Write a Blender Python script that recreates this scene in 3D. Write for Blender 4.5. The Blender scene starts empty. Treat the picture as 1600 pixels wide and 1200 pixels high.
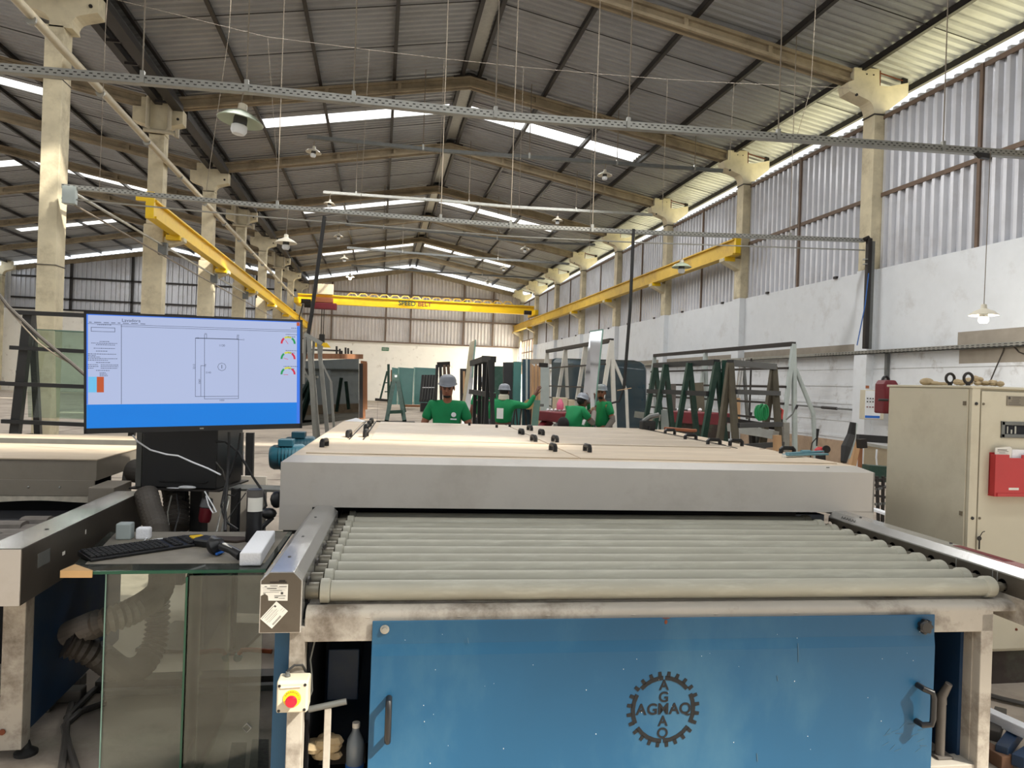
import bpy, bmesh, math, random
from mathutils import Vector, Matrix
random.seed(7)
R = math.radians
SC = bpy.context.scene
COL = SC.collection
# ---------------------------------------------------------------- camera (phone, ~25 mm equivalent), eye height 1.62 m
F_PX, YAW, ROLL, EYE = 1154.0, 0.179, 0.0345, 1.62
_f = Vector((math.sin(YAW), math.cos(YAW), 0.0001)).normalized()
_r0 = Vector((math.cos(YAW), -math.sin(YAW), 0)); _u0 = _r0.cross(_f)
_r = _r0 * math.cos(ROLL) + _u0 * math.sin(ROLL); _u = -_r0 * math.sin(ROLL) + _u0 * math.cos(ROLL)
cam = bpy.data.cameras.new('camera'); cam.sensor_width = 36; cam.lens = F_PX / 1600 * 36
cam.clip_start = 0.05; cam.clip_end = 400
camo = bpy.data.objects.new('camera', cam); COL.objects.link(camo)
m = Matrix((_r, _u, -_f)).transposed().to_4x4(); m.translation = (0, 0, EYE); camo.matrix_world = m
SC.camera = camo
# ---------------------------------------------------------------- sky, sun, exposure
W = bpy.data.worlds.new('sky'); SC.world = W; W.use_nodes = True
bg = W.node_tree.nodes['Background']; bg.inputs[0].default_value = (0.93, 0.97, 1, 1); bg.inputs[1].default_value = 1.6
sun = bpy.data.lights.new('sun', 'SUN'); sun.energy = 11.0; sun.angle = R(2); sun.color = (1, .93, .8)
so = bpy.data.objects.new('sun', sun); COL.objects.link(so)
so.rotation_euler = Vector((1.0, -0.75, 1.15)).to_track_quat('Z', 'Y').to_euler()
def skylamp(name, x, y, z, sx, sy, e, tilt=0, rot=None, color=(1, .98, .94)):
    L = bpy.data.lights.new(name, 'AREA'); L.shape = 'RECTANGLE'; L.size = sx; L.size_y = sy; L.energy = e; L.color = color
    o = bpy.data.objects.new(name, L); COL.objects.link(o); o.location = (x, y, z); o.rotation_euler = rot or (0, tilt, 0)
    return o
SKY_Y = [-0.2, 11.8, 23.8, 36.0, 48.1]
for y in SKY_Y:                                    # daylight coming down through the translucent roof strips
    for xc, t in ((-.75, -.18), (5.4, .18), (-12.6, .18), (-18.6, -.18)):
        skylamp('daylight', xc, y, 9.72, 5.6, .8, 110 if y < 0 else 330 if y < 20 else 270, t, color=(1, .985, .96))
skylamp('doorlight', 11.3, 53.8, 2.4, 5.4, 4.2, 900, rot=(0, R(90), 0), color=(1, .96, .86))
#skylamp('hall_front_daylight', 2, -5.6, 4.2, 15, 7.5, 150, rot=(R(90), 0, 0), color=(.97, .98, 1))
vs = SC.view_settings; vs.view_transform = 'Standard'; vs.look = 'None'; vs.gamma = 1; vs.use_curve_mapping = False; vs.exposure = 0.3
try: SC.cycles.max_bounces = 7; SC.cycles.diffuse_bounces = 4; SC.cycles.transparent_max_bounces = 16; SC.cycles.caustics_refractive = False; SC.cycles.caustics_reflective = False; SC.cycles.use_denoising = True
except Exception: pass
# ---------------------------------------------------------------- geometry helpers
C0 = Vector((0, 0, EYE))
def ray(u, v): return _r * ((u - 800) / F_PX) - _u * ((v - 600) / F_PX) + _f
def at(u, v, ax, val):                              # the point of a sight line on a plane of the hall
    d = ray(u, v); i = 'XYZ'.index(ax); return C0 + d * ((val - C0[i]) / d[i])
def dep(u, v, d): return C0 + ray(u, v) * d
MROT = Matrix.Rotation(-0.035, 4, 'Z')              # our washing machine stands 2 degrees askew in the hall
class MB:
    def __init__(s, xf=None): s.v = []; s.f = []; s.xf = xf
    def add(s, vs, fs):
        n = len(s.v); s.v += [Vector(p) for p in vs]; s.f += [tuple(i + n for i in f) for f in fs]; return s
    def box(s, x0, x1, y0, y1, z0, z1):
        return s.add([(x0,y0,z0),(x1,y0,z0),(x1,y1,z0),(x0,y1,z0),(x0,y0,z1),(x1,y0,z1),(x1,y1,z1),(x0,y1,z1)],
                     [(0,3,2,1),(4,5,6,7),(0,1,5,4),(1,2,6,5),(2,3,7,6),(3,0,4,7)])
    def bar(s, p, q, w, h=None, up=(0, 0, 1)):
        p, q = Vector(p), Vector(q); h = h or w; d = (q - p).normalized(); a = d.cross(Vector(up))
        if a.length < 1e-4: a = d.cross(Vector((0, 1, 0)))
        a.normalize(); b = a.cross(d); a *= w / 2; b *= h / 2
        return s.add([p-a-b, p+a-b, p+a+b, p-a+b, q-a-b, q+a-b, q+a+b, q-a+b],
                     [(0,1,2,3),(7,6,5,4),(0,4,5,1),(1,5,6,2),(2,6,7,3),(3,7,4,0)])
    def tube(s, pts, r, n=8, cap=True):
        pts = [Vector(p) for p in pts]; k = len(pts); rr = r if isinstance(r, (list, tuple)) else [r] * k
        base = len(s.v); a = None
        for i, p in enumerate(pts):
            d = (pts[min(i+1, k-1)] - pts[max(i-1, 0)]).normalized()
            if a is None:
                a = d.orthogonal().normalized()
            else:
                a = (a - d * a.dot(d)); a = a.normalized() if a.length > 1e-5 else d.orthogonal().normalized()
            b = d.cross(a)
            for j in range(n):
                t = 2 * math.pi * j / n; s.v.append(p + (a * math.cos(t) + b * math.sin(t)) * rr[i])
        for i in range(k - 1):
            for j in range(n):
                q = base + i*n; s.f.append((q+j, q+(j+1) % n, q+n+(j+1) % n, q+n+j))
        if cap: s.f.append(tuple(base + j for j in range(n))[::-1]); s.f.append(tuple(base + (k-1)*n + j for j in range(n)))
        return s
    def prism(s, poly, ax, a, b):                   # polygon in the plane normal to ax, extruded from a to b
        def P(u, w, t): return {'X': (t, u, w), 'Y': (u, t, w), 'Z': (u, w, t)}[ax]
        n = len(poly)
        return s.add([P(u, w, a) for u, w in poly] + [P(u, w, b) for u, w in poly],
                     [tuple(range(n))[::-1], tuple(range(n, 2*n))] + [(i, (i+1) % n, n + (i+1) % n, n + i) for i in range(n)])
    def lathe(s, c, prof, n=20, ax=(0, 0, 1)):
        q = Vector((0, 0, 1)).rotation_difference(Vector(ax)); c = Vector(c); base = len(s.v); k = len(prof)
        for r, z in prof:
            for j in range(n):
                t = 2*math.pi*j/n; s.v.append(c + q @ Vector((r*math.cos(t), r*math.sin(t), z)))
        for i in range(k-1):
            for j in range(n):
                p = base + i*n; s.f.append((p+j, p+(j+1) % n, p+n+(j+1) % n, p+n+j))
        if prof[0][0] > 1e-6: s.f.append(tuple(base+j for j in range(n))[::-1])
        if prof[-1][0] > 1e-6: s.f.append(tuple(base+(k-1)*n+j for j in range(n)))
        return s
    def cyl(s, p, q, r, n=14): return s.tube([p, q], r, n)
    def quad(s, a, b, c, d): return s.add([a, b, c, d], [(0, 1, 2, 3)])
    def ball(s, c, r, n=12, sc=(1, 1, 1)):
        c = Vector(c); base = len(s.v); k = n // 2
        for i in range(k + 1):
            ph = math.pi * i / k
            for j in range(n):
                t = 2*math.pi*j/n; s.v.append(c + Vector((r*sc[0]*math.sin(ph)*math.cos(t), r*sc[1]*math.sin(ph)*math.sin(t), r*sc[2]*math.cos(ph))))
        for i in range(k):
            for j in range(n):
                p = base+i*n; s.f.append((p+j, p+(j+1) % n, p+n+(j+1) % n, p+n+j))
        return s
    def sheet(s, o, u, ul, v, vl, nrm, pitch=.2, dep_=.035, v0=None, v1=None, style='trap'):
        # corrugated sheet: ribs run along v, repeat along u; v0/v1 give the start and end along v for a u
        o, u, v, nrm = map(Vector, (o, u, v, nrm)); pts = []
        x = 0.0
        prof = ((0, 0), (.42, 0), (.55, 1), (.87, 1)) if style == 'trap' else ((0, 0), (.2, .35), (.35, 1), (.65, 1), (.8, .35))
        while x < ul - 1e-6:
            for a, h in prof:
                if x + a*pitch <= ul + 1e-6: pts.append((x + a*pitch, h * dep_))
            x += pitch
        pts.append((ul, 0))
        base = len(s.v)
        for x, h in pts:
            a = v0(x) if v0 else 0; b = v1(x) if v1 else vl
            s.v.append(o + u*x + v*a + nrm*h); s.v.append(o + u*x + v*b + nrm*h)
        for i in range(len(pts) - 1):
            q = base + 2*i; s.f.append((q, q+2, q+3, q+1))
        return s
    def build(s, name, mt, parent=None, smooth=False, bev=0, label=None, kind=None, loc=None):
        vs = [(s.xf @ p) if s.xf else p for p in s.v]
        org = Vector(parent['_org']) if parent is not None and '_org' in parent else None
        if loc is not None: org = Vector(loc)
        if org is None: org = Vector((0, 0, 0))
        me = bpy.data.meshes.new(name); me.from_pydata([p - org for p in vs], [], s.f); me.validate()
        bm = bmesh.new(); bm.from_mesh(me); bmesh.ops.remove_doubles(bm, verts=bm.verts, dist=1e-6)
        bmesh.ops.recalc_face_normals(bm, faces=bm.faces)
        if smooth:
            for f_ in bm.faces: f_.smooth = True
        bm.to_mesh(me); bm.free()
        if smooth: me.set_sharp_from_angle(angle=R(smooth if smooth is not True else 38))
        me.materials.append(mt)
        o = bpy.data.objects.new(name, me); COL.objects.link(o)
        o['_org'] = tuple(org)
        if parent is not None: o.parent = parent
        else: o.location = org
        if bev:
            b = o.modifiers.new('bevel', 'BEVEL'); b.width = bev; b.segments = 2; b.limit_method = 'ANGLE'; b.angle_limit = R(40)
        if label: o['label'] = label
        if kind: o['kind'] = kind
        return o
def tag(o, label=None, cat=None, group=None, kind=None):
    if label: o['label'] = label
    if cat: o['category'] = cat
    if group: o['group'] = group
    if kind: o['kind'] = kind
    return o
def thing(name, label, cat, loc=(0, 0, 0), group=None):
    o = bpy.data.objects.new(name, None); COL.objects.link(o); o.location = loc; o['_org'] = tuple(loc); o.empty_display_size = .1
    return tag(o, label, cat, group)
def struct(name, loc=(0, 0, 0)):
    o = bpy.data.objects.new(name, None); COL.objects.link(o); o['_org'] = tuple(loc); o.location = loc; o['kind'] = 'structure'; return o
def copy_tree(o, parent=None):
    c = o.copy(); COL.objects.link(c)
    if parent is not None: c.parent = parent
    for ch in list(o.children): copy_tree(ch, c)
    return c
def sub(parent, name, mt, mb, **k): return mb.build(name, mt, parent, **k)
def text(body, size, mat4, mt, parent, name='lettering', ext=.0006, align='CENTER', bold=0):
    cu = bpy.data.curves.new(name, 'FONT'); cu.body = body; cu.size = size; cu.extrude = ext; cu.align_x = align; cu.align_y = 'CENTER'; cu.offset = bold
    cu.materials.append(mt); o_ = bpy.data.objects.new(name, cu); COL.objects.link(o_); bpy.context.view_layer.update()
    me = bpy.data.meshes.new_from_object(o_.evaluated_get(bpy.context.evaluated_depsgraph_get())); bpy.data.objects.remove(o_)
    o = bpy.data.objects.new(name, me); COL.objects.link(o); o.parent = parent
    org = Vector(parent['_org']); mm = mat4.copy(); mm.translation = mm.translation - org; o.matrix_local = mm
    return o
def frame(o, x, y):                                 # matrix with local x, y axes
    x = Vector(x).normalized(); y = Vector(y); y = (y - x*y.dot(x)).normalized(); z = x.cross(y)
    mm = Matrix((x, y, z)).transposed().to_4x4(); mm.translation = Vector(o); return mm
# ---------------------------------------------------------------- materials
def lin(c): return tuple((x/255/12.92 if x/255 <= .04045 else ((x/255+.055)/1.055)**2.4) for x in c)
def mat(name, rgb, rough=.6, metal=0, var=.12, scale=4, bump=0.0, bscale=40, dirt=None, dscale=2.5, damt=.5, dlo=.5, dhi=.72, spec=None, emit=0, stretch=None, coat=0):
    mt = bpy.data.materials.new(name); mt.use_nodes = True; nt = mt.node_tree; N = nt.nodes; L = nt.links; b = N['Principled BSDF']
    c = lin(rgb); b.inputs['Roughness'].default_value = rough; b.inputs['Metallic'].default_value = metal
    if spec is not None: b.inputs['Specular IOR Level'].default_value = spec
    if coat: b.inputs['Coat Weight'].default_value = coat
    tc = N.new('ShaderNodeTexCoord'); mp = N.new('ShaderNodeMapping'); L.new(tc.outputs['Object'], mp.inputs[0])
    if stretch: mp.inputs['Scale'].default_value = stretch
    nz = N.new('ShaderNodeTexNoise'); nz.inputs['Scale'].default_value = scale; nz.inputs['Detail'].default_value = 6; nz.inputs['Roughness'].default_value = .6; L.new(mp.outputs[0], nz.inputs[0])
    rp = N.new('ShaderNodeValToRGB'); L.new(nz.outputs[0], rp.inputs[0])
    rp.color_ramp.elements[0].position = .3; rp.color_ramp.elements[1].position = .7
    rp.color_ramp.elements[0].color = tuple(max(0, x*(1-var)) for x in c) + (1,); rp.color_ramp.elements[1].color = tuple(min(1, x*(1+var)) for x in c) + (1,)
    out = rp.outputs[0]
    if dirt:
        n2 = N.new('ShaderNodeTexNoise'); n2.inputs['Scale'].default_value = dscale; n2.inputs['Detail'].default_value = 9; n2.inputs['Roughness'].default_value = .68; L.new(mp.outputs[0], n2.inputs[0])
        r2 = N.new('ShaderNodeMapRange'); r2.inputs[1].default_value = dlo; r2.inputs[2].default_value = dhi; r2.inputs[4].default_value = damt; L.new(n2.outputs[0], r2.inputs[0])
        mx = N.new('ShaderNodeMix'); mx.data_type = 'RGBA'; L.new(r2.outputs[0], mx.inputs[0]); L.new(out, mx.inputs[6]); mx.inputs[7].default_value = lin(dirt) + (1,)
        out = mx.outputs[2]
    L.new(out, b.inputs['Base Color'])
    if emit: L.new(out, b.inputs['Emission Color']); b.inputs['Emission Strength'].default_value = emit
    if bump:
        n3 = N.new('ShaderNodeTexNoise'); n3.inputs['Scale'].default_value = bscale; n3.inputs['Detail'].default_value = 4; L.new(mp.outputs[0], n3.inputs[0])
        bp = N.new('ShaderNodeBump'); bp.inputs['Strength'].default_value = bump; bp.inputs['Distance'].default_value = .01; L.new(n3.outputs[0], bp.inputs['Height']); L.new(bp.outputs[0], b.inputs['Normal'])
    return mt
def glassmat(name, rgb, trans=.8, rough=.03, haze=0):
    mt = bpy.data.materials.new(name); mt.use_nodes = True; nt = mt.node_tree; N = nt.nodes; L = nt.links
    for n in list(N): N.remove(n)
    o = N.new('ShaderNodeOutputMaterial'); t = N.new('ShaderNodeBsdfTransparent'); g = N.new('ShaderNodeBsdfGlossy'); fr = N.new('ShaderNodeFresnel'); fr.inputs[0].default_value = 1.5
    c = lin(rgb); t.inputs[0].default_value = c + (1,); g.inputs['Roughness'].default_value = rough
    d = N.new('ShaderNodeBsdfDiffuse'); d.inputs[0].default_value = lin((170, 175, 165)) + (1,)
    m1 = N.new('ShaderNodeMixShader'); nz = N.new('ShaderNodeTexNoise'); nz.inputs['Scale'].default_value = 3.5; nz.inputs['Detail'].default_value = 8
    r = N.new('ShaderNodeMapRange'); r.inputs[1].default_value = .4; r.inputs[2].default_value = .75; r.inputs[3].default_value = haze*.3; r.inputs[4].default_value = haze; L.new(nz.outputs[0], r.inputs[0]); L.new(r.outputs[0], m1.inputs[0])
    L.new(t.outputs[0], m1.inputs[1]); L.new(d.outputs[0], m1.inputs[2])
    m2 = N.new('ShaderNodeMixShader'); L.new(fr.outputs[0], m2.inputs[0]); L.new(m1.outputs[0], m2.inputs[1]); L.new(g.outputs[0], m2.inputs[2]); L.new(m2.outputs[0], o.inputs[0])
    return mt
def emat(name, rgb, e):
    mt = bpy.data.materials.new(name); mt.use_nodes = True; b = mt.node_tree.nodes['Principled BSDF']; c = lin(rgb) + (1,)
    b.inputs['Base Color'].default_value = (0, 0, 0, 1); b.inputs['Emission Color'].default_value = c; b.inputs['Emission Strength'].default_value = e; b.inputs['Roughness'].default_value = .3
    nz = mt.node_tree.nodes.new('ShaderNodeTexNoise'); nz.inputs['Scale'].default_value = .8; mx = mt.node_tree.nodes.new('ShaderNodeMix'); mx.data_type = 'RGBA'
    mx.inputs[0].default_value = .5; mx.inputs[6].default_value = c; mx.inputs[7].default_value = tuple(x*.9 for x in c[:3]) + (1,)
    mt.node_tree.links.new(nz.outputs[0], mx.inputs[0]); mt.node_tree.links.new(mx.outputs[2], b.inputs['Emission Color'])
    return mt
M = dict(
 floor=mat('floor_concrete', (172,160,146), .75, var=.14, scale=1.2, bump=.15, bscale=30, dirt=(96,84,74), dscale=1.1, damt=.75),
 concrete=mat('precast_concrete', (208,198,170), .8, var=.16, scale=2.2, bump=.15, bscale=25, dirt=(120,104,80), dscale=1.6, damt=.6),
 beam=mat('beam_concrete', (152,138,114), .85, var=.18, scale=2, bump=.15, bscale=20, dirt=(88,76,58), dscale=1.5, damt=.6),
 roof=mat('roof_sheet', (156,158,160), .5, .3, var=.08, scale=1.2, dirt=(130,128,126), dscale=.7, damt=.5),
 siding=mat('wall_siding', (206,208,214), .35, .3, var=.08, scale=1, dirt=(165,158,152), dscale=.8, damt=.5),
 siding_back=mat('back_siding', (216,211,208), .5, .25, var=.08, scale=1, dirt=(150,135,122), dscale=.5, damt=.5),
 white=mat('painted_block', (220,224,228), .8, var=.03, scale=3, bump=.1, bscale=12, dirt=(176,172,168), dscale=1.6, damt=.45, dlo=.55, dhi=.75),
 white_old=mat('worn_painted_block', (216,219,222), .8, var=.05, scale=3, bump=.25, bscale=15, dirt=(140,132,124), dscale=2.6, damt=.7, dlo=.56, dhi=.74),
 cream=mat('cream_wall', (244,240,230), .8, var=.03, scale=2, dirt=(150,130,110), dscale=2.4, damt=.6, dlo=.6, dhi=.75),
 bare=mat('bare_render', (150,142,130), .85, var=.1, scale=4),
 steel_dark=mat('dark_purlin_steel', (44,40,38), .5, .3, var=.15),
 steel_brown=mat('brown_girt_steel', (110,92,78), .6, .2, var=.12),
 galv=mat('galvanised_steel', (160,160,154), .4, .7, var=.1, scale=8),
 galv_dk=mat('dull_galvanised', (108,110,108), .5, .5, var=.12, scale=8),
 wire=mat('light_wire', (128,118,104), .6, .2),
 wire_dk=mat('dark_wire', (60,54,48), .6, .1),
 pvc=mat('pvc_pipe', (190,180,156), .5, var=.08, scale=6),
 yellow=mat('crane_yellow', (236,196,24), .45, var=.08, scale=2, dirt=(190,140,30), dscale=2, damt=.5),
 yellow2=mat('runway_yellow', (214,178,60), .5, var=.08, scale=2, dirt=(166,122,56), dscale=1.5, damt=.6),
 red=mat('red_rail', (196,70,62), .5), maroon=mat('maroon_paint', (112,26,38), .45, dirt=(70,30,30), damt=.4),
 black=mat('black_paint', (28,28,30), .45, var=.2), black2=mat('black_plastic', (20,21,24), .4, var=.1), rubber=mat('black_rubber', (30,30,30), .7),
 rackblk=mat('rack_dark_grey', (44,45,46), .5, .1, var=.15), green_dk=mat('rack_dark_green', (30,66,54), .45, .1, var=.2, dirt=(70,80,74), dscale=8, damt=.6),
 olive=mat('rack_olive', (92,86,72), .6, var=.2), whitemetal=mat('white_enamel', (214,212,204), .45, var=.08), paleblue=mat('pale_grey_enamel', (168,178,176), .45, var=.08),
 hood=mat('hood_grey_paint', (188,183,176), .42, var=.06, scale=1.5, dirt=(120,106,90), dscale=1.3, damt=.35, spec=.4),
 hoodtop=mat('hood_dusty_top', (204,186,162), .55, var=.09, scale=2.2, dirt=(226,212,190), dscale=1.6, damt=.6, stretch=(1, 3, 1)),
 hoodlid=mat('hood_lid_steel', (190,176,158), .38, .25, var=.1, scale=2, dirt=(214,200,180), dscale=1.8, damt=.8, stretch=(1, 4, 1)),
 inox=mat('brushed_stainless', (186,186,184), .2, .6, var=.08, scale=6, bump=.04, bscale=60), inox_dk=mat('smeared_stainless', (98,92,84), .38, .7, var=.1, scale=3, dirt=(70,62,54), dscale=4, damt=.4),
 roller=mat('grey_green_rubber', (168,166,152), .55, var=.07, scale=3, dirt=(196,196,182), dscale=5, damt=.6, stretch=(1, 6, 6)),
 shaft=mat('shaft_steel', (120,116,104), .45, .6, var=.15, scale=8), frame=mat('frame_grey_paint', (170,164,154), .6, var=.08, scale=3, dirt=(84,72,60), dscale=3.2, damt=.85, dlo=.5, dhi=.66, bump=.1),
 blue=mat('blue_panel', (27,78,112), .42, var=.08, scale=1.2, dirt=(66,104,124), dscale=2.4, damt=.5, stretch=(1, 1, .5), spec=.35),
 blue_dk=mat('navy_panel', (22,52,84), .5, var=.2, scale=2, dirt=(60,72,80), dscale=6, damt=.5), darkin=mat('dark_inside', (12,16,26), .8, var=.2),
 cabinet=mat('cabinet_beige', (200,193,172), .42, var=.05, scale=1.5, dirt=(150,140,118), dscale=1.5, damt=.5), cabinet_dk=mat('cabinet_edge', (110,100,82), .6),
 plinth=mat('dark_plinth', (58,48,42), .8, var=.2, dirt=(100,110,90), dscale=5, damt=.4), redplastic=mat('red_plastic', (184,46,50), .4, var=.06), redbtn=mat('red_button', (196,20,44), .3, var=.05),
 yel_btn=mat('yellow_ring', (236,200,30), .4, var=.05), paper=mat('paper', (224,222,214), .7, var=.03), print=mat('print_ink', (60,58,56), .7), ink=mat('stencil_black', (6,8,12), .8, var=.1),
 rust=mat('rust', (112,58,34), .8), hose=mat('grey_hose', (92,87,82), .55, var=.1), hose_dk=mat('dark_hose', (70,66,62), .55, var=.15), foam=mat('white_foam', (238,240,244), .8, var=.02, bump=.3, bscale=120),
 card=mat('cardboard', (204,166,116), .8, var=.08), bluecap=mat('blue_label', (40,100,180), .5), teal=mat('motor_teal', (20,66,82), .42, var=.1), copper=mat('copper_pipe', (164,84,48), .5, .3), verdigris=mat('blue_fitting', (70,130,136), .5),
 mat_=mat('floor_mat', (96,94,90), .9, var=.3, scale=60), wood=mat('bare_wood', (196,158,118), .75, var=.15, scale=5, stretch=(1, 1, .2)), wood_dk=mat('old_wood', (140,96,66), .8, var=.2, stretch=(1, 1, .2)),
 tealglass=mat('mirror_back_teal', (58,110,104), .25, var=.05), tealglass_dk=mat('dark_blue_green_glass', (18,52,66), .18, var=.08, spec=.5), darkglass=mat('dark_mirror_glass', (84,90,90), .03, 1, var=.05), edge=mat('pale_glass_edge', (120,158,146), .3),
 pad=mat('brown_rubber_pad', (104,98,92), .6, var=.15, scale=20), pink=mat('pink_plastic', (220,110,140), .5), beige=mat('beige_box', (190,176,150), .7), cloth=mat('dirty_cloth', (186,166,132), .9, var=.2, scale=18, bump=.5),
 skin=mat('skin_brown', (150,98,74), .55, var=.06), skin_dk=mat('skin_dark_brown', (104,66,50), .55, var=.06), shirt=mat('green_shirt', (6,130,76), .8, var=.1, scale=6), trousers=mat('grey_trousers', (70,72,76), .85), helmet=mat('grey_helmet', (132,138,148), .35, var=.08),
 hair=mat('black_hair', (22,18,16), .7), sleeve=mat('grey_sleeve', (134,128,122), .85, var=.1, scale=30), lip=mat('lips', (120,60,54), .6), eye=mat('eye_dark', (30,22,20), .4), glove=mat('dark_glove', (40,42,46), .8), scarf=mat('cream_neck_cloth', (206,200,184), .85, var=.1),
 greenhose=mat('green_hose', (20,140,80), .5), enamel=mat('green_enamel', (176,188,166), .4, var=.06), enamel_w=mat('cream_enamel', (220,214,196), .4, var=.05), bulb=mat('milk_bulb', (226,230,234), .3, var=.02), bulb_on=emat('lit_bulb', (255, 244, 214), 9), fins=mat('bulb_fins', (70,70,70), .6),
 ground=mat('yard_ground', (222,216,178), .9, var=.05), sign=mat('sign_green', (60,110,80), .6), fabric=mat('fringe_strip', (196,188,172), .9, var=.15, scale=30), squeegee=mat('blue_grey_squeegee', (96,140,152), .5), orange=mat('brown_orange_tool', (150,88,54), .6), rag=mat('black_cloth', (34,32,32), .95), bottleclr=mat('clear_plastic', (120,130,140), .2, var=.05, spec=.6), blueshell=mat('blue_strap', (30,100,190), .5), brick=mat('brown_brick', (120,90,70), .85, var=.15), board=mat('brownish_board', (166,138,112), .75),
)
M['glass'] = glassmat('clear_glass', (240, 246, 242), haze=.06); M['glass_green'] = glassmat('greenish_glass', (212, 228, 218), haze=.22); M['glass_yel'] = glassmat('pale_glass', (220, 230, 200), rough=.05, haze=.15)
M['glass_edge'] = mat('green_glass_edge', (16, 84, 62), .2, var=.1)
def skymat():
    mt = bpy.data.materials.new('translucent_sheet'); mt.use_nodes = True; nt = mt.node_tree; N = nt.nodes; L = nt.links
    for n in list(N): N.remove(n)
    o = N.new('ShaderNodeOutputMaterial'); t = N.new('ShaderNodeBsdfTransparent'); tr = N.new('ShaderNodeBsdfTranslucent'); mx = N.new('ShaderNodeMixShader')
    t.inputs[0].default_value = (.95, .95, .95, 1); tr.inputs[0].default_value = (.9, .9, .88, 1); mx.inputs[0].default_value = .35
    L.new(t.outputs[0], mx.inputs[1]); L.new(tr.outputs[0], mx.inputs[2]); L.new(mx.outputs[0], o.inputs[0]); return mt
M['skylight'] = skymat()
# ================================================================= THE HALL
YC = [14.8 + 6*n for n in range(-3, 8)]             # column lines (near faces), -3.2 .. 56.8
Y0, Y1 = -3.2, 57.0
RX, RZ, SL = 2.27, 10.45, .182                      # ridge of the main nave
LX = -15.5                                          # ridge of the left nave
def zr(x): return RZ - SL*abs(x - RX) if x > -5.93 else RZ - SL*(RX + 5.93) + SL*(9.57 - abs(x - LX))
# floor
fl = MB().box(-26, 11, -7, 57, -.12, 0).build('floor', M['floor'], kind='structure')
MB().box(11.2, 70, -40, 110, -.35, -.02).build('yard_ground', M['ground'], kind='structure')
# yellow floor lines
ln = MB()
for y in (6.6, 7.0): ln.box(-3.6, -.8, y, y+.05, .001, .004)
sub(fl, 'floor_marking', mat('floor_line_yellow', (206,176,96), .7), ln)
j = MB()
for y in range(4, 56, 4): j.box(-25, 10.8, y, y+.012, .0005, .003)
for x in (-20, -16, -12, -8, -4, 0, 4, 8): j.box(x, x+.012, 0, 56, .0005, .003)
sub(fl, 'floor_joint', M['rubber'], j)
# ceiling: corrugated sheets bay by bay, purlins, sag rods, skylight strips
ceil = struct('ceiling')
def roofsheet(y0, y1, xa, xb):                      # xa higher end, xb lower end
    s = 1 if xb > xa else -1; za, zb = zr(xa + s*1e-4), zr(xb - s*1e-4)
    v = Vector((xb-xa, 0, zb-za)); l = v.length
    sub(ceil, 'roof_sheet', M['roof'], MB().sheet((xa, y0, za+.02), (0, 1, 0), y1-y0, v/l, l, (0, 0, 1), pitch=.24, dep_=.05))
def skylight(y0, y1, xa, xb):
    sub(ceil, 'skylight_strip', M['skylight'], MB().quad((xa, y0, zr(xa)+.04), (xb, y0, zr(xb)+.04), (xb, y1, zr(xb)+.04), (xa, y1, zr(xa)+.04)))
for k in range(len(YC)-1):
    a, b = YC[k], YC[k+1]; sk = [y for y in SKY_Y if a <= y < b]
    for (xt, xlo, e1, e2) in ((RX, 11.8, 2.62, 8.3), (RX, -5.929, 1.92, -3.75), (LX, -5.931, LX+.3, -9.8), (LX, -25.9, LX-.3, -21.2)):
        if not sk: roofsheet(a, b, xt, xlo); continue
        y = sk[0]; roofsheet(a, y-.4, xt, xlo); roofsheet(y+.4, b, xt, xlo)
        roofsheet(y-.4, y+.4, xt, e1); roofsheet(y-.4, y+.4, e2, xlo); skylight(y-.4, y+.4, e1, e2)
PURL = [2.03, 2.51, 4.41, 6.4, 8.4, 10.36, 11.7, .13, -1.84, -3.75, -5.35] + [LX+.24, LX-.24, -13.4, -11.4, -9.5, -7.6, -17.6, -19.6, -21.6, -23.5, -25.4]
for x in PURL:
    z = zr(x); w = .05 if x not in (2.03, 2.51) else .06
    mb = MB().box(x-w/2, x+w/2, Y0, Y1-.3, z-.12, z+.015); mb.box(x-w/2, x+w/2+.04, Y0, Y1-.3, z-.125, z-.108)
    sub(ceil, 'purlin', M['steel_dark'], mb)
for k in range(len(YC)-1):                          # sag rods: two across each bay and slope
    for f_ in (.33, .67):
        y = YC[k] + 6*f_
        for xa, xb in ((2.5, 11.7), (2.0, -5.35), (LX+.2, -7.6), (LX-.2, -25.4)):
            sub(ceil, 'sag_rod', M['steel_dark'], MB().tube([(xa, y, zr(xa)-.06), (xb, y, zr(xb)-.06)], .011, 5))
for k in range(len(YC)-1):                          # ridge vent plates between the twin purlins
    sub(ceil, 'ridge_plate', M['galv'], MB().box(2.1, 2.44, YC[k]+.3, YC[k]+5.8, RZ-.06, RZ-.045))
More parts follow.
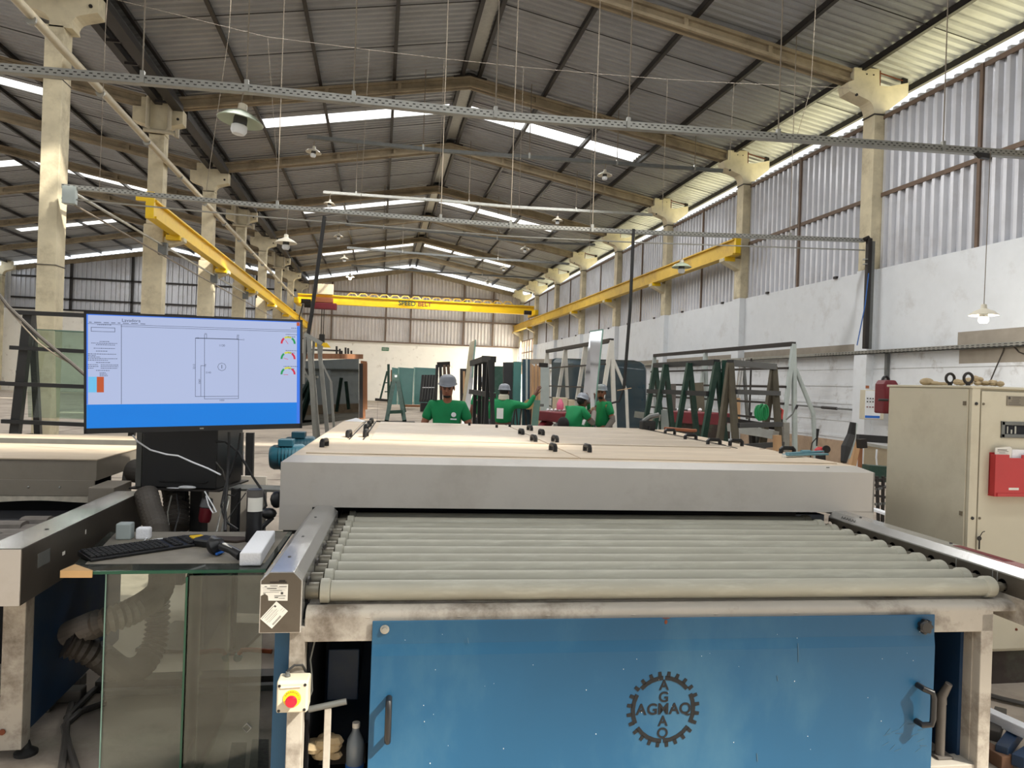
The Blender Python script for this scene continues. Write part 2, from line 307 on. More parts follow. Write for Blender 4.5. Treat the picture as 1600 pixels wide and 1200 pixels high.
# rafters (I shaped precast concrete beams)
ordw = ['foremost', 'second', 'third', 'fourth', 'fifth', 'sixth', 'seventh', 'eighth', 'ninth', 'tenth', 'eleventh']
def rafter(y, xa, xb, label, grp):
    za, zb = zr(xa)-.13, zr(xb)-.13
    t = thing('roof_beam', label, 'beam', (xb, y+.1, zb), grp)
    mb = MB()
    d = [(xa, za), (xb, zb), (xb, zb-.3), (xa, za-.3)]
    mb.prism(d, 'Y', y+.13, y+.25)
    for dz in (0, -.23):
        mb.prism([(xa, za+dz), (xb, zb+dz), (xb, zb+dz-.07), (xa, za+dz-.07)], 'Y', y+.05, y+.33)
    sub(t, 'beam', M['beam'], mb)
    n = 4
    for i in range(1, n):                           # stiffener ribs of the web
        x = xa+(xb-xa)*i/n; z = za+(zb-za)*i/n
        sub(t, 'stiffener', M['beam'], MB().box(x-.05, x+.05, y+.06, y+.32, z-.29, z-.02))
    if abs(xa-RX) < .01 or abs(xa-LX) < .01:
        sub(t, 'ridge_bracket', M['steel_dark'], MB().bar((xa, y+.19, za+.01), (xa+(xb-xa)*.06, y+.19, za+.01-SL*abs(xb-xa)*.06), .3, .05))
for k, y in enumerate(YC[1:], 0):
    if y > 51: break
    w = ordw[k-2] if k >= 2 else None
    v = f'{w} roof beam in view' if w else ('roof beam overhead just before the picture' if k else 'roof beam over the hall front')
    rafter(y, RX, 10.12, f'pale concrete {v}, right slope of the main roof', 'roof beams of the main nave')
    rafter(y, RX, -5.6, f'grey concrete {v}, left slope of the main roof', 'roof beams of the main nave')
    rafter(y, LX, -6.28, f'dark concrete {v}, near slope of the left nave', 'roof beams of the left nave')
    rafter(y, LX, -25.1, f'dark concrete {v}, far slope of the left nave', 'roof beams of the left nave')
# columns
def arc(cx, cz, r, a0, a1, n=6): return [(cx + r*math.cos(R(a0+(a1-a0)*i/n)), cz + r*math.sin(R(a0+(a1-a0)*i/n))) for i in range(n+1)]
def rcol(y, label, corb, s=1, x0=10.68, grp='columns along the right wall'):
    X = (lambda a: a) if s > 0 else (lambda a: 2*(-7.07) - a) # placeholder, replaced below for the far left row
    if s < 0: X = lambda a: -25.1 - (a - 10.12)
    t = thing('concrete_column', label, 'column', (X(10.85), y+.2, 0), grp)
    sub(t, 'shaft', M['concrete'], MB().box(*sorted((X(10.68), X(11.04))), y, y+.4, 4.46 if s > 0 else 0, 7.95), bev=.012)
    if s > 0:
        sub(t, 'base_pilaster', M['white'], MB().box(10.67, 11.05, y-.02, y+.42, 0, 4.46))
    if corb: sub(t, 'thickened_shaft', M['concrete'], MB().box(10.67, 11.17, y-.01, y+.41, 4.47, 5.62), bev=.03)
    head = [(10.66, 7.93)] + arc(10.36, 7.96, .3, 0, 52, 4) + [(10.05, 8.36), (10.0, 8.56), (10.14, 8.62), (10.14, 8.9), (10.76, 8.93), (10.78, 8.56), (11.02, 8.57), (11.5, 8.7), (11.5, 8.42), (11.05, 8.06), (11.05, 7.93)]
    sub(t, 'haunched_head', M['concrete'], MB().prism([(X(a), b) for a, b in head], 'Y', y, y+.38))
    sub(t, 'construction_joint', M['steel_dark'], MB().box(*sorted((X(10.655), X(11.065))), y-.008, y+.41, 7.9, 7.925))
    if s > 0:
        b = MB().bar((10.82, y+.05, 8.56), (10.82, y+.05, 8.98), .02); b.bar((10.8, y+.04, 8.86), (11.42, y+.04, 8.74), .02)
        sub(t, 'tie_rod', M['rust'], b)
        sub(t, 'purlin_cleat', M['steel_dark'], MB().box(11.38, 11.5, y+.02, y+.1, 8.68, 8.86))
        bo = MB()
        for dx in (10.45, 10.62): bo.cyl((dx, y-.012, 8.78), (dx, y+.02, 8.78), .016, 8)
        bo.cyl((10.22, y-.012, 8.3), (10.22, y+.02, 8.3), .03, 8)
        sub(t, 'bolt', M['steel_dark'], bo)
    if corb:
        c = MB().prism([(10.68, 5.3), (10.68, 5.66), (10.14, 5.66), (10.14, 5.56)], 'Y', y+.04, y+.36)
        sub(t, 'corbel', M['concrete'], c, bev=.01)
    return t
for k, y in enumerate(YC[:-1] + [56.2]):
    if y > 57 or k < 1: continue
    w = ordw[k-3] if k >= 3 else ('nearest unseen' if k == 2 else 'hall front')
    lab = f'{w} concrete column along the right wall' + (' carrying the yellow runway' if k > 3 else ' beside the vertical conduit' if k == 3 else '')
    rcol(y, lab, k > 3)
    rcol(y, f'{w} concrete column of the far left row', False, -1, grp='columns along the far left wall')
def lcol(y, k, label):
    wide = k > 3; a, b = (-6.2, -5.9) if not wide else (-6.18, -5.72)
    t = thing('concrete_column', label, 'column', ((a+b)/2, y+.2, 0), 'columns between the two naves')
    if wide:
        sub(t, 'shaft', M['concrete'], MB().box(-6.14, -5.76, y, y+.4, 5.5, 7.9), bev=.012)
        sub(t, 'thickened_shaft', M['concrete'], MB().box(-6.2, -5.7, y-.01, y+.41, 0, 5.5), bev=.03)
        sub(t, 'corbel', M['concrete'], MB().prism([(-5.72, 4.9), (-5.72, 5.2), (-5.2, 5.2), (-5.2, 5.1)], 'Y', y+.04, y+.36), bev=.01)
    else:
        sub(t, 'shaft', M['concrete'], MB().box(a, -5.88, y, y+.4, 0, 7.9), bev=.012)
        ring = MB()
        for z in (3.5, 6.9): ring.box(a-.01, -5.87, y-.01, y+.41, z, z+.015)
        sub(t, 'strap', M['wire_dk'], ring)
    c = -5.94
    head = [(c-.2, 7.86)] + arc(c-.38, 7.92, .2, 10, 70, 3) + [(c-.62, 8.2), (c-.62, 8.56), (c+.62, 8.56), (c+.62, 8.2)] + arc(c+.38, 7.92, .2, 110, 170, 3) + [(c+.2, 7.86)]
    sub(t, 'haunched_head', M['concrete'], MB().prism(head, 'Y', y, y+.38))
    sub(t, 'head_block', M['concrete'], MB().box(c-.42, c+.42, y+.02, y+.36, 8.56, 8.82))
    sub(t, 'bolt', M['steel_dark'], MB().cyl((c+.5, y-.02, 8.3), (c+.5, y+.02, 8.3), .035, 8))
    return t
for k, y in enumerate(YC[:-1] + [56.2]):
    if k < 1: continue
    w = ordw[k-3] if k >= 3 else ('nearest unseen' if k == 2 else 'hall front')
    lcol(y, k, f'{w} concrete column between the naves' + (', slim, behind the dark glass rack' if k == 3 else ', beside the yellow runway' if k > 3 else ''))
# valley gutter between the naves with its rungs
for k in range(1, len(YC)-1):
    y = YC[k]; t = thing('valley_gutter', f'{ordw[max(0,k-3)]} dark gutter length with rungs between column heads, left' if k >= 3 else ('dark gutter length nearest the front wall' if k == 1 else 'dark gutter length straight above the camera side'), 'gutter', (-5.9, y+.4, 8.7), 'gutter lengths along the valley')
    sub(t, 'gutter_channel', M['steel_dark'], MB().box(-6.0, -5.82, y+.42, y+5.95, 8.62, 8.78).box(-5.56, -5.3, y+.42, y+5.95, 8.5, 8.66))
    for i in range(5):
        sub(t, 'rung', M['steel_dark'], MB().box(-5.85, -5.52, y+.8+i*1.15, y+.85+i*1.15, 8.5, 8.56))
    sub(t, 'gutter_plate', M['galv_dk'], MB().box(-6.02, -5.4, y+.42, y+5.95, 8.8, 8.82))
# rain pipes at alternate left columns
for k, y in ((4, 20.8), (6, 32.8), (8, 44.8)):
    t = thing('rain_pipes', f'pair of beige drain pipes wrapped round the {ordw[k-3]} middle column head', 'pipe', (-5.9, y, 7.9), 'drain pipes on the column heads')
    for px_ in (-6.15, -5.62):
        sub(t, 'downpipe', M['pvc'], MB().tube([(px_, y-.1, 8.8), (px_, y-.1, 8.02), (px_+(.06 if px_ < -6 else -.06), y-.1, 7.94)], .055, 10), smooth=True)
    sub(t, 'cross_pipe', M['pvc'], MB().tube([(-6.25, y-.1, 7.92), (-5.55, y-.1, 7.9), (-5.45, y-.1, 7.84), (-5.42, y-.1, 7.78), (-5.42, y-.1, 8.0)], .055, 10), smooth=True)
# right wall
wr = struct('wall_right')
sub(wr, 'blockwork', M['white'], MB().box(10.85, 11.0, Y0, 50.8, 2.66, 4.46))
sub(wr, 'old_blockwork', M['white_old'], MB().box(10.85, 11.0, Y0, 50.8, 0, 2.66))
for z in (.62, 1.02, 1.42, 1.84, 2.24):             # proud mortar bands of the old blockwork
    sub(wr, 'mortar_band', M['white_old'], MB().box(10.835, 10.86, Y0, 50.8, z, z+.06))
for ya, yb, za, zb in ((15.4, 20.7, 2.62, 2.82), (21.4, 32, 2.6, 2.78), (9.0, 12.35, 2.62, 2.9), (8, 12.3, 2.3, 2.6)):
    sub(wr, 'bare_render_strip', M['bare'], MB().box(10.835, 10.852, ya, yb, za, zb))
sub(wr, 'base_band', mat('stained_skirting', (176,152,128), .85, var=.12, dirt=(120,96,78), dscale=3, damt=.6), MB().box(10.835, 10.86, Y0, 50.8, 0, .55))
for k in range(len(YC)-1):
    a, b = YC[k], YC[k+1]; zt = 7.99; zb_ = 4.42 if b < 51 else 4.9
    for y0, y1 in ((a, a+3), (a+3, b)):
        sub(wr, 'siding_sheet', M['siding'], MB().sheet((11.0, y0, zb_), (0, 1, 0), y1-y0, (0, 0, 1), zt-zb_, (-1, 0, 0), pitch=.25, dep_=.085))
    for z, mt in ((7.86, 'steel_brown'), (6.12, 'steel_brown')):
        sub(wr, 'girt', M[mt], MB().box(10.9, 10.955, a+.42, b, z-.04, z+.05))
    sub(wr, 'siding_post', M['steel_brown'], MB().box(10.87, 10.95, a+3.2, a+3.27, 4.46, 7.9))
    if k > 2 and b < 50: 
        for yy in (a+1.4, a+4.6): sub(wr, 'wall_cleat', M['steel_dark'], MB().box(10.8, 10.86, yy, yy+.12, 4.44, 4.5))
for i in range(6):                                   # open last bay: dark upright slats against daylight
    y = 51.4 + i*.95; sub(wr, 'upright_slat', M['steel_brown'], MB().box(10.86, 10.98, y, y+.3, 2.4, 4.9))
for z in (4.9, 4.0, 3.2): sub(wr, 'slat_rail', M['steel_brown'], MB().box(10.84, 10.92, 51, 56.7, z, z+.08))
# back wall
wb = struct('wall_back')
sub(wb, 'painted_wall', M['cream'], MB().box(-5.7, 11, 56.9, 57.1, 0, 4.42))
sub(wb, 'painted_wall', M['cream'], MB().box(-26.1, -5.7, 56.9, 57.1, 0, 5.7))
for i in range(8):
    x0, x1 = -5.7 + i*2.09, -5.7 + (i+1)*2.09
    f1 = lambda x, x0=x0: zr(x0+x) - .2 - 4.42
    sub(wb, 'siding_sheet', M['siding_back'], MB().sheet((x0, 56.9, 4.42), (1, 0, 0), x1-x0, (0, 0, 1), 1, (0, -1, 0), pitch=.26, dep_=.07, v1=f1))
for i in range(9):
    x0, x1 = -25.95 + i*2.25, -25.95 + (i+1)*2.25
    f1 = lambda x, x0=x0: zr(min(x0+x, -5.95)) - .2 - 5.7
    sub(wb, 'siding_sheet', M['siding'], MB().sheet((x0, 56.9, 5.7), (1, 0, 0), x1-x0, (0, 0, 1), 1, (0, -1, 0), pitch=.3, dep_=.09, v1=f1))
for z in (4.46, 6.3, 8.1):
    sub(wb, 'girt', M['steel_brown'], MB().box(-5.7 if z < 8 else -4, 10.9 if z < 8 else 9, 56.68, 56.78, z-.05, z+.06))
for z in (5.75, 6.5, 8.0):
    sub(wb, 'girt', M['steel_dark'], MB().box(-25.3, -6.2, 56.66, 56.78, z-.06, z+.06))
for x in (-3.6, .4, 2.27, 6.3, 8.6): sub(wb, 'siding_post', M['steel_brown'], MB().box(x-.06, x+.06, 56.7, 56.8, 4.46, zr(x)-.5))
for x in (-9, -13, -17.5, -21.5): sub(wb, 'siding_post', M['steel_dark'], MB().box(x-.08, x+.08, 56.66, 56.8, 5.7, zr(x)-.5))
for xa, xb in ((RX, 10.6), (RX, -5.7), (LX, -6.2), (LX, -25)):
    sub(wb, 'gable_beam', M['beam'], MB().prism([(xa, zr(xa)-.3), (xb, zr(xb)-.3), (xb, zr(xb)-.58), (xa, zr(xa)-.58)], 'Y', 56.6, 56.85))
# unseen front wall, added behind the camera to keep daylight off the machine
wf_ = struct('wall_front'); sub(wf_, 'blockwork', M['white'], MB().box(-26, 11, -7.1, -7.0, 0, 4.4)); sub(wf_, 'siding_sheet', M['siding'], MB().sheet((-26, -7.05, 4.4), (1, 0, 0), 37, (0, 0, 1), 5.6, (0, 1, 0), pitch=.3, dep_=.05))
# far left wall
wl = struct('wall_left')
sub(wl, 'blockwork', M['white'], MB().box(-26.1, -25.9, Y0, 57, 0, 4.9))
for k in range(len(YC)-1):
    sub(wl, 'siding_sheet', M['siding'], MB().sheet((-25.95, YC[k], 4.9), (0, 1, 0), 6, (0, 0, 1), 3.1, (1, 0, 0), pitch=.3, dep_=.05))
    sub(wl, 'girt', M['steel_dark'], MB().box(-25.9, -25.8, YC[k], YC[k]+6, 6.4, 6.5))
# green exit sign on the back wall
t = thing('exit_sign', 'small green exit sign on the cream back wall', 'sign', at(602, 545.5, 'Y', 56.85))
c = at(602, 545.5, 'Y', 56.88)
sub(t, 'panel', M['sign'], MB().box(c.x-.27, c.x+.27, 56.85, 56.88, c.z-.13, c.z+.13))
text('SAÍDA', .16, frame((c.x, 56.845, c.z), (1, 0, 0), (0, 0, 1)), M['paper'], t)
# ---------------------------------------------------------------- cable trays, rods, pipes under the roof
def tray(y, pts, label, name='cable_tray', h=.085, rods=(), thin=None, ztop=None, mt='galv', holes=True, rodm='wire', rodlean=0):
    P = [Vector((x, y, z)) for x, z in pts]
    t = thing(name, label, 'cable tray', P[0], 'cable trays hung across the hall')
    for a, b in zip(P, P[1:]):
        mb = MB().bar(a, b, .012, h); mb.bar(a+Vector((0, .05, -h/2)), b+Vector((0, .05, -h/2)), .1, .006)
        sub(t, 'tray_side', M[mt], mb)
    if holes:
        hb = MB()
        for a, b in zip(P, P[1:]):
            n = int((b-a).length/.09)
            for i in range(n):
                for r_, dz in ((0, .018), (.5, -.016)):
                    q = a.lerp(b, (i+.3+r_)/n); hb.box(q.x-.018, q.x+.018, y-.009, y-.0062, q.z+dz-.006, q.z+dz+.006)
        sub(t, 'slots', M['steel_dark'], hb, kind='stuff')
    def zat(x):
        for a, b in zip(P, P[1:]):
            if min(a.x, b.x) <= x <= max(a.x, b.x): return a.z + (b.z-a.z)*(x-a.x)/(b.x-a.x)
        return P[0].z
    for x in rods:
        z = zat(x); sub(t, 'hanger_rod', M[rodm], MB().tube([(x, y, z), (x+rodlean, y, zr(x)+.03)], .009 if y < 16 else .012, 5))
        sub(t, 'hanger_clip', M['galv'], MB().box(x-.025, x+.025, y-.03, y+.03, z-.05, z+.1))
    if thin:
        sub(t, 'conduit', M['galv'], MB().tube([(p.x, y+.02, p.z-thin) for p in P], .014, 6))
    return t
tray(10.0, [(-6.4, 5.2), (-4.67, 5.27), (-1.68, 5.32), (1.68, 5.3), (5.49, 5.39), (9.85, 5.51), (10.84, 5.53)], 'nearest perforated steel cable tray crossing under the roof, full width', rods=(-3.05, -1.8, -.45, 1.45, 3.35, 5.65, 8.4), h=.1)
tt = tray(14.6, [(-5.75, 4.92), (-2.39, 4.84), (2.53, 4.8), (5.09, 4.86), (10.42, 5.05)], 'perforated cable tray ending at the vertical conduit on the right', rods=(-2.0, 1.1, 2.5, 4.2, 8.6), thin=.22, h=.075)
tray(20.6, [(-2.11, 8.1), (1.69, 8.05), (9.9, 8.21)], 'dark cable tray slung from the second roof beam', thin=.0, h=.09, rods=(1, 4, 6.6, 9), mt='galv_dk', holes=False)
tray(26.6, [(-2.12, 8.1), (2.24, 8.13), (4.59, 8.1), (10., 8.22)], 'pale cable tray slung from the third roof beam', h=.09, rods=(-1, 3, 7), holes=False)
tray(32.6, [(-1.62, 8.26), (2.8, 8.18), (6.26, 8.03), (9.54, 8.13)], 'grey cable tray slung from the fourth roof beam', h=.09, rods=(0, 5), mt='galv_dk', holes=False)
tray(38.6, [(-1.8, 8.3), (3.4, 8.2), (9.9, 8.2)], 'grey cable tray slung from the fifth roof beam', h=.1, rods=(1, 6), mt='galv_dk', holes=False)
tray(44.6, [(-1.8, 8.3), (3.4, 8.2), (9.9, 8.2)], 'grey cable tray slung from the sixth roof beam', h=.1, rods=(1, 6), mt='galv_dk', holes=False)
# guide wire high over the hall with its drop wires
t = thing('guide_wire', 'thin stay wire stretched across the hall with hanging drop wires', 'wire', (-6, 13.4, 7.3))
pa = [(-5.9, 12.4, 7.6)] + [tuple(at(u, v, 'Y', 12.4)) for u, v in ((418, 58), (577, 78), (694, 92), (790, 102), (818, 105), (928, 115), (1043, 124), (1147, 130), (1330, 138))]
sub(t, 'stay_wire', M['wire'], MB().tube(pa, .0045, 5))
for u, v, u2, v2 in ((418, 58, 436, 300), (577, 78, 563, 330), (694, 92, 686, 300), (818, 105, 810, 350), (928, 115, 921, 394), (1043, 124, 1035, 330), (1147, 130, 1140, 250)):
    a = at(u, v, 'Y', 12.4); b = at(u2, v2, 'Y', 12.4); sub(t, 'drop_wire', M['wire'], MB().tube([a, b], .004, 5))
t = thing('drop_wires', 'long pale steel wires dropping from the roof to the nearest tray', 'wire', (0, 10, 5.5))
for u, v, u2, v2 in ((165, 40, 155, 300), (1267, 138, 1245, 214), (358, 50, 322, 300)):
    sub(t, 'drop_wire', M['wire'], MB().tube([Vector((at(u, v, 'Y', 12.9).x+.05, 12.9, zr(at(u, v, 'Y', 12.9).x)-.0)), at(u, v, 'Y', 12.9), at(u2, v2, 'Y', 12.9)], .005, 5))
t = thing('vertical_conduit', 'dark vertical cable conduit strapped beside the first right column', 'conduit', (10.45, 14.6, 2.4))
sub(t, 'conduit', M['steel_dark'], MB().box(10.42, 10.52, 14.5, 14.6, 2.66, 5.08), bev=.01)
sub(t, 'conduit', M['galv_dk'], MB().box(10.53, 10.6, 14.52, 14.6, 2.66, 5.02))
sub(t, 'bend', M['steel_dark'], MB().tube([(10.36, 14.56, 5.05), (10.44, 14.56, 5.1), (10.5, 14.56, 5.02)], .045, 8), smooth=True)
sub(t, 'blue_cable', mat('blue_cable', (40, 92, 160), .5), MB().tube([(10.42, 14.46, 4.3), (10.36, 14.46, 3.6), (10.2, 14.46, 2.72)], .012, 6))
sub(t, 'wall_clip', M['galv'], MB().box(10.36, 10.42, 14.5, 14.6, 4.6, 4.63).box(10.36, 10.42, 14.5, 14.6, 4.5, 4.52))
t = thing('wall_cable_tray', 'long perforated steel tray fixed along the right wall above machine height', 'cable tray', (10.7, 14, 2.6))
sub(t, 'tray', M['galv'], MB().box(10.66, 10.84, 9.5, 50.5, 2.555, 2.57).box(10.66, 10.665, 9.5, 50.5, 2.555, 2.64))
hb = MB()
for i in range(60):
    for dz in (.575, .61): hb.box(10.655, 10.6595, 9.6+i*.12, 9.66+i*.12, 2+dz, 2.012+dz)
sub(t, 'slots', M['steel_dark'], hb, kind='stuff')
t = thing('wall_conduit', 'galvanised vertical conduit dropping to the control box', 'conduit', (10.78, 14.2, 1.9))
sub(t, 'conduit', M['galv_dk'], MB().box(10.76, 10.82, 14.22, 14.3, 1.72, 2.56))
t = thing('wall_pipe', 'thin grey pipe running along the right wall at waist height', 'pipe', (10.75, 14, 1.2))
sub(t, 'pipe', M['galv_dk'], MB().tube([(10.74, 12.6, 1.27), (10.74, 17, 1.32), (10.74, 30, 1.4)], .022, 8), smooth=True)
sub(t, 'joint', M['steel_dark'], MB().cyl((10.74, 15.9, 1.305), (10.74, 16.5, 1.31), .035, 8))
# pipes along the middle columns
t = thing('long_drain_pipe', 'long beige plastic pipe running back past the middle column heads', 'pipe', (-5.68, 9, 7.2))
sub(t, 'pipe', M['pvc'], MB().tube([(-5.66, 8.9, 7.3), (-5.66, 20, 7.16), (-5.66, 34, 7.02), (-5.66, 50, 6.9)], .075, 10), smooth=True)
for y in range(10, 50, 3): sub(t, 'pipe_collar', M['galv'], MB().tube([(-5.66, y, 7.17+(14-y)*.01), (-5.66, y+.05, 7.17+(14-y)*.01)], .085, 10))
t = thing('steel_conduit', 'slim galvanised conduit descending past the yellow runway, fixed to the middle columns', 'conduit', (-5.65, 14.8, 4.8))
sub(t, 'conduit', M['galv'], MB().tube([(-5.6, 14.7, 4.84), (-5.6, 20.6, 4.9), (-5.6, 27, 4.96), (-5.6, 34, 5.06)], .03, 8), smooth=True)
sub(t, 'air_line', M['wire'], MB().tube([(-5.55, 14.7, 4.6), (-5.55, 24, 4.62), (-5.55, 40, 4.7)], .02, 8), smooth=True)
for y, z in ((14.68, 4.7), (20.55, 4.75), (26.6, 4.8), (32.6, 4.9)): sub(t, 'junction_box', M['paleblue'] if y < 15 else M['galv_dk'], MB().box(-5.72, -5.5, y-.14, y, z-.1, z+.22), bev=.01)
# hanging dark conduits
for u, v, u2, v2, y, lab in ((507, 338, 462, 640, 14.0, 'dark conduit hanging aslant behind the screen'), (990, 358, 975, 606, 14.6, 'dark air pipe hanging near the white racks')):
    t = thing('hanging_conduit', lab, 'conduit', at(u2, v2, 'Y', y))
    a, b = at(u, v, 'Y', y), at(u2, v2, 'Y', y)
    sub(t, 'conduit', M['rubber'], MB().tube([a, a.lerp(b, .5)+Vector((.03, 0, 0)), b], .035, 8), smooth=True)
    if u > 900:
        sub(t, 'end_hook', M['rubber'], MB().tube([b, b+Vector((-.1, 0, -.28)), b+Vector((-.35, 0, -.35)), b+Vector((-.6, 0, -.1))], .025, 7), smooth=True)
        sub(t, 'cross_stick', M['wood'], MB().cyl(b+Vector((-.16, -.05, -.06)), b+Vector((.14, -.05, .0)), .008, 6))
# ---------------------------------------------------------------- pendant lamps
def pendant(u, v, y, label, s=1.0, lit=False, zt=None, shade='enamel', tilt=0):
    p = at(u, v, 'Y', y); t = thing('pendant_lamp', label, 'lamp', p, 'pendant lamps')
    n = 24 if s > .9 and y < 20 else 14; x, _, z = p; a = (math.sin(tilt), 0, math.cos(tilt))
    top = z + .2*s; sub(t, 'cord', M['wire'], MB().tube([(x, y, top), (x+.02, y, zt or zr(x)+.09)], .006 if y < 16 else .012, 5))
    sub(t, 'socket', M['enamel_w'], MB().lathe(p, [(.035*s, .2*s), (.055*s, .19*s), (.06*s, .12*s), (.07*s, .1*s)], n, a), smooth=True)
    sub(t, 'shade', M[shade], MB().lathe(p, [(.06*s, .11*s), (.1*s, .09*s), (.2*s, .045*s), (.29*s, -.03*s), (.285*s, -.04*s), (.19*s, .03*s), (.08*s, .07*s)], n, a), smooth=True)
    sub(t, 'bulb_base', M['fins'], MB().lathe(p, [(.07*s, .06*s), (.085*s, 0), (.085*s, -.07*s), (.06*s, -.075*s)], n, a), smooth=True)
    sub(t, 'bulb', M['bulb_on' if lit else 'bulb'], MB().lathe(p, [(.07*s, -.07*s), (.098*s, -.09*s), (.1*s, -.16*s), (.075*s, -.2*s), (0, -.21*s)], n, a), smooth=True)
    if lit:
        L = bpy.data.lights.new('lamp_light', 'POINT'); L.energy = 60; L.shadow_soft_size = .1; L.color = (1, .95, .85); o = bpy.data.objects.new('lamp_light', L); COL.objects.link(o); o.location = p + Vector((0, 0, -.32*s))
for a in ((376, 186, 10.0, 'large green enamel pendant lamp hanging from the nearest tray, left', 1.0, False, 5.25, 'enamel', .12),
          (447, 378, 14.6, 'cream pendant lamp hanging above the screen', .72, False, 4.85, 'enamel_w', 0),
          (490, 237, 20.6, 'small cream pendant lamp near the left skylight, dark cord', .75, False, 8.0, 'enamel_w', .1),
          (945, 273, 20.6, 'small white pendant lamp right of centre, high up', .75, False, 8.1, 'enamel_w', 0),
          (871, 344, 26.6, 'small white pendant lamp below the third cable tray', .72, False, 8.0, 'enamel_w', 0),
          (515, 318, 26.6, 'small white pendant lamp before the second left skylight', .72, False, 8.1, 'enamel_w', .1),
          (529, 369, 32.6, 'tiny round pendant lamp under the fourth beam, left', .72, False, 8.2, 'enamel_w', 0),
          (820, 389, 32.6, 'tiny white pendant lamp under the fourth beam, right', .75, False, 8.1, 'enamel_w', 0),
          (538, 404, 38.6, 'tiny pendant lamp under the fifth beam, left', .8, False, 8.2, 'enamel_w', 0),
          (787, 419, 40, 'tiny pendant lamp under the fifth beam, right', .8, False, 8.2, 'enamel_w', 0),
          (547, 432, 44.6, 'lit pendant lamp glowing before the back wall siding, left', .9, True, 8.2, 'enamel_w', 0),
          (762, 440, 44.6, 'tiny pendant lamp before the back wall siding, right', .8, False, 8.2, 'enamel_w', 0),
          (1065, 416, 14.9, 'grey green pendant lamp in front of the right yellow runway', .74, False, 4.75, 'enamel', 0),
          (1537, 490, 9.9, 'lit cream pendant lamp hanging before the white right wall', .72, True, 5.45, 'enamel_w', 0)):
    pendant(*a)
c = at(1535, 243, 'Y', 9.97); o_ = thing('lamp_bracket', 'small black bracket under the nearest cable tray, right', 'bracket', c)
sub(o_, 'bracket', M['black'], MB().prism([(c.x-.16, c.z+.02), (c.x+.09, c.z+.02), (c.x+.09, c.z-.06), (c.x-.06, c.z-.05)], 'Y', 9.9, 9.98))
# ---------------------------------------------------------------- overhead crane
t = thing('crane_runway', 'long yellow runway beam carried on the right columns', 'beam', (10.36, 20.4, 5.66))
mb = MB().box(10.28, 10.36, 20.4, 57, 5.74, 6.12); mb.box(10.2, 10.46, 20.4, 57, 6.12, 6.16); mb.box(10.2, 10.46, 20.4, 57, 5.68, 5.73)
sub(t, 'beam', M['yellow2'], mb)
sub(t, 'rail', M['rust'], MB().box(10.3, 10.36, 20.4, 57, 6.16, 6.2))
sub(t, 'end_stop', M['yellow'], MB().box(10.24, 10.4, 20.3, 20.42, 5.72, 6.28)); sub(t, 'buffer', M['rubber'], MB().lathe((10.34, 20.55, 6.2), [(.09, 0), (.1, .05), (.06, .14), (0, .16)], 12), smooth=True)
for y in YC[4:]:
    if y > 57: break
    sub(t, 'support_bracket', M['yellow'], MB().box(10.16, 10.5, y+.02, y+.38, 5.56, 5.69), bev=.01)
t = thing('crane_runway', 'yellow runway beam with red conductor rail along the middle columns', 'beam', (-5.4, 18.6, 5.2))
mb = MB().box(-5.42, -5.34, 18.6, 57, 5.28, 5.62); mb.box(-5.5, -5.26, 18.6, 57, 5.62, 5.66); mb.box(-5.5, -5.26, 18.6, 57, 5.22, 5.27)
sub(t, 'beam', M['yellow'], mb); sub(t, 'conductor_rail', M['red'], MB().box(-5.48, -5.44, 18.9, 57, 5.68, 5.78))
sub(t, 'end_stop', M['yellow'], MB().box(-5.48, -5.3, 18.5, 18.62, 5.2, 5.82).box(-5.7, -5.48, 18.5, 18.6, 5.6, 5.7))
for y in YC[4:]:
    if y > 57: break
    sub(t, 'support_bracket', M['yellow'], MB().box(-5.62, -5.26, y-.1, y+.38, 5.1, 5.23), bev=.01)
YB = 50
t = thing('bridge_crane', 'yellow single girder bridge crane spanning the hall near the back', 'crane', (-5.3, YB, 5.7))
a, b = at(455, 466, 'Y', YB), at(835, 483, 'Y', YB); zb0 = (a.z+b.z)/2
sub(t, 'girder', M['yellow'], MB().box(-5.35, 10.4, YB-.08, YB+.08, zb0-.3, zb0+.22).box(-5.35, 10.4, YB-.18, YB+.18, zb0+.2, zb0+.26).box(-5.35, 10.4, YB-.18, YB+.18, zb0-.34, zb0-.29))
for x in (-5.35, 10.35):
    sub(t, 'end_carriage', M['yellow'], MB().box(x-.12, x+.12, YB-1.2, YB+1.2, zb0-.45, zb0-.1), bev=.02)
    sub(t, 'wheel_motor', M['steel_dark'], MB().cyl((x+(.3 if x < 0 else -.3), YB-.9, zb0-.3), (x+(.9 if x < 0 else -.8), YB-.9, zb0-.3), .15, 12), smooth=True)
c = at(514, 453, 'Y', YB)
sub(t, 'control_box', M['beige'], MB().box(c.x-.7, c.x+.3, YB-.3, YB, zb0+.28, zb0+.95), bev=.01)
c = at(649, 474, 'Y', YB-.19)
text('SPEED', .42, frame((c.x-.55, YB-.19, zb0-.04), (1, 0, 0), (0, 0, 1)), M['green_dk'], t, bold=.01)
text('BELT', .42, frame((c.x+.62, YB-.19, zb0-.04), (1, 0, 0), (0, 0, 1)), M['rust'], t, bold=.01)
fc = MB()
for i in range(16):
    x = c.x - 4.5 + i*.7; fc.tube([(x, YB+.25, zb0+.3), (x+.2, YB+.25, zb0+.5), (x+.5, YB+.25, zb0+.5), (x+.7, YB+.25, zb0+.3)], .03, 5)
sub(t, 'festoon_cable', M['yellow2'], fc)
h = thing('hoist', 'dark red electric hoist with hook hanging from the bridge crane', 'hoist', at(508, 478, 'Y', YB-.3))
c = at(508, 477, 'Y', YB-.35)
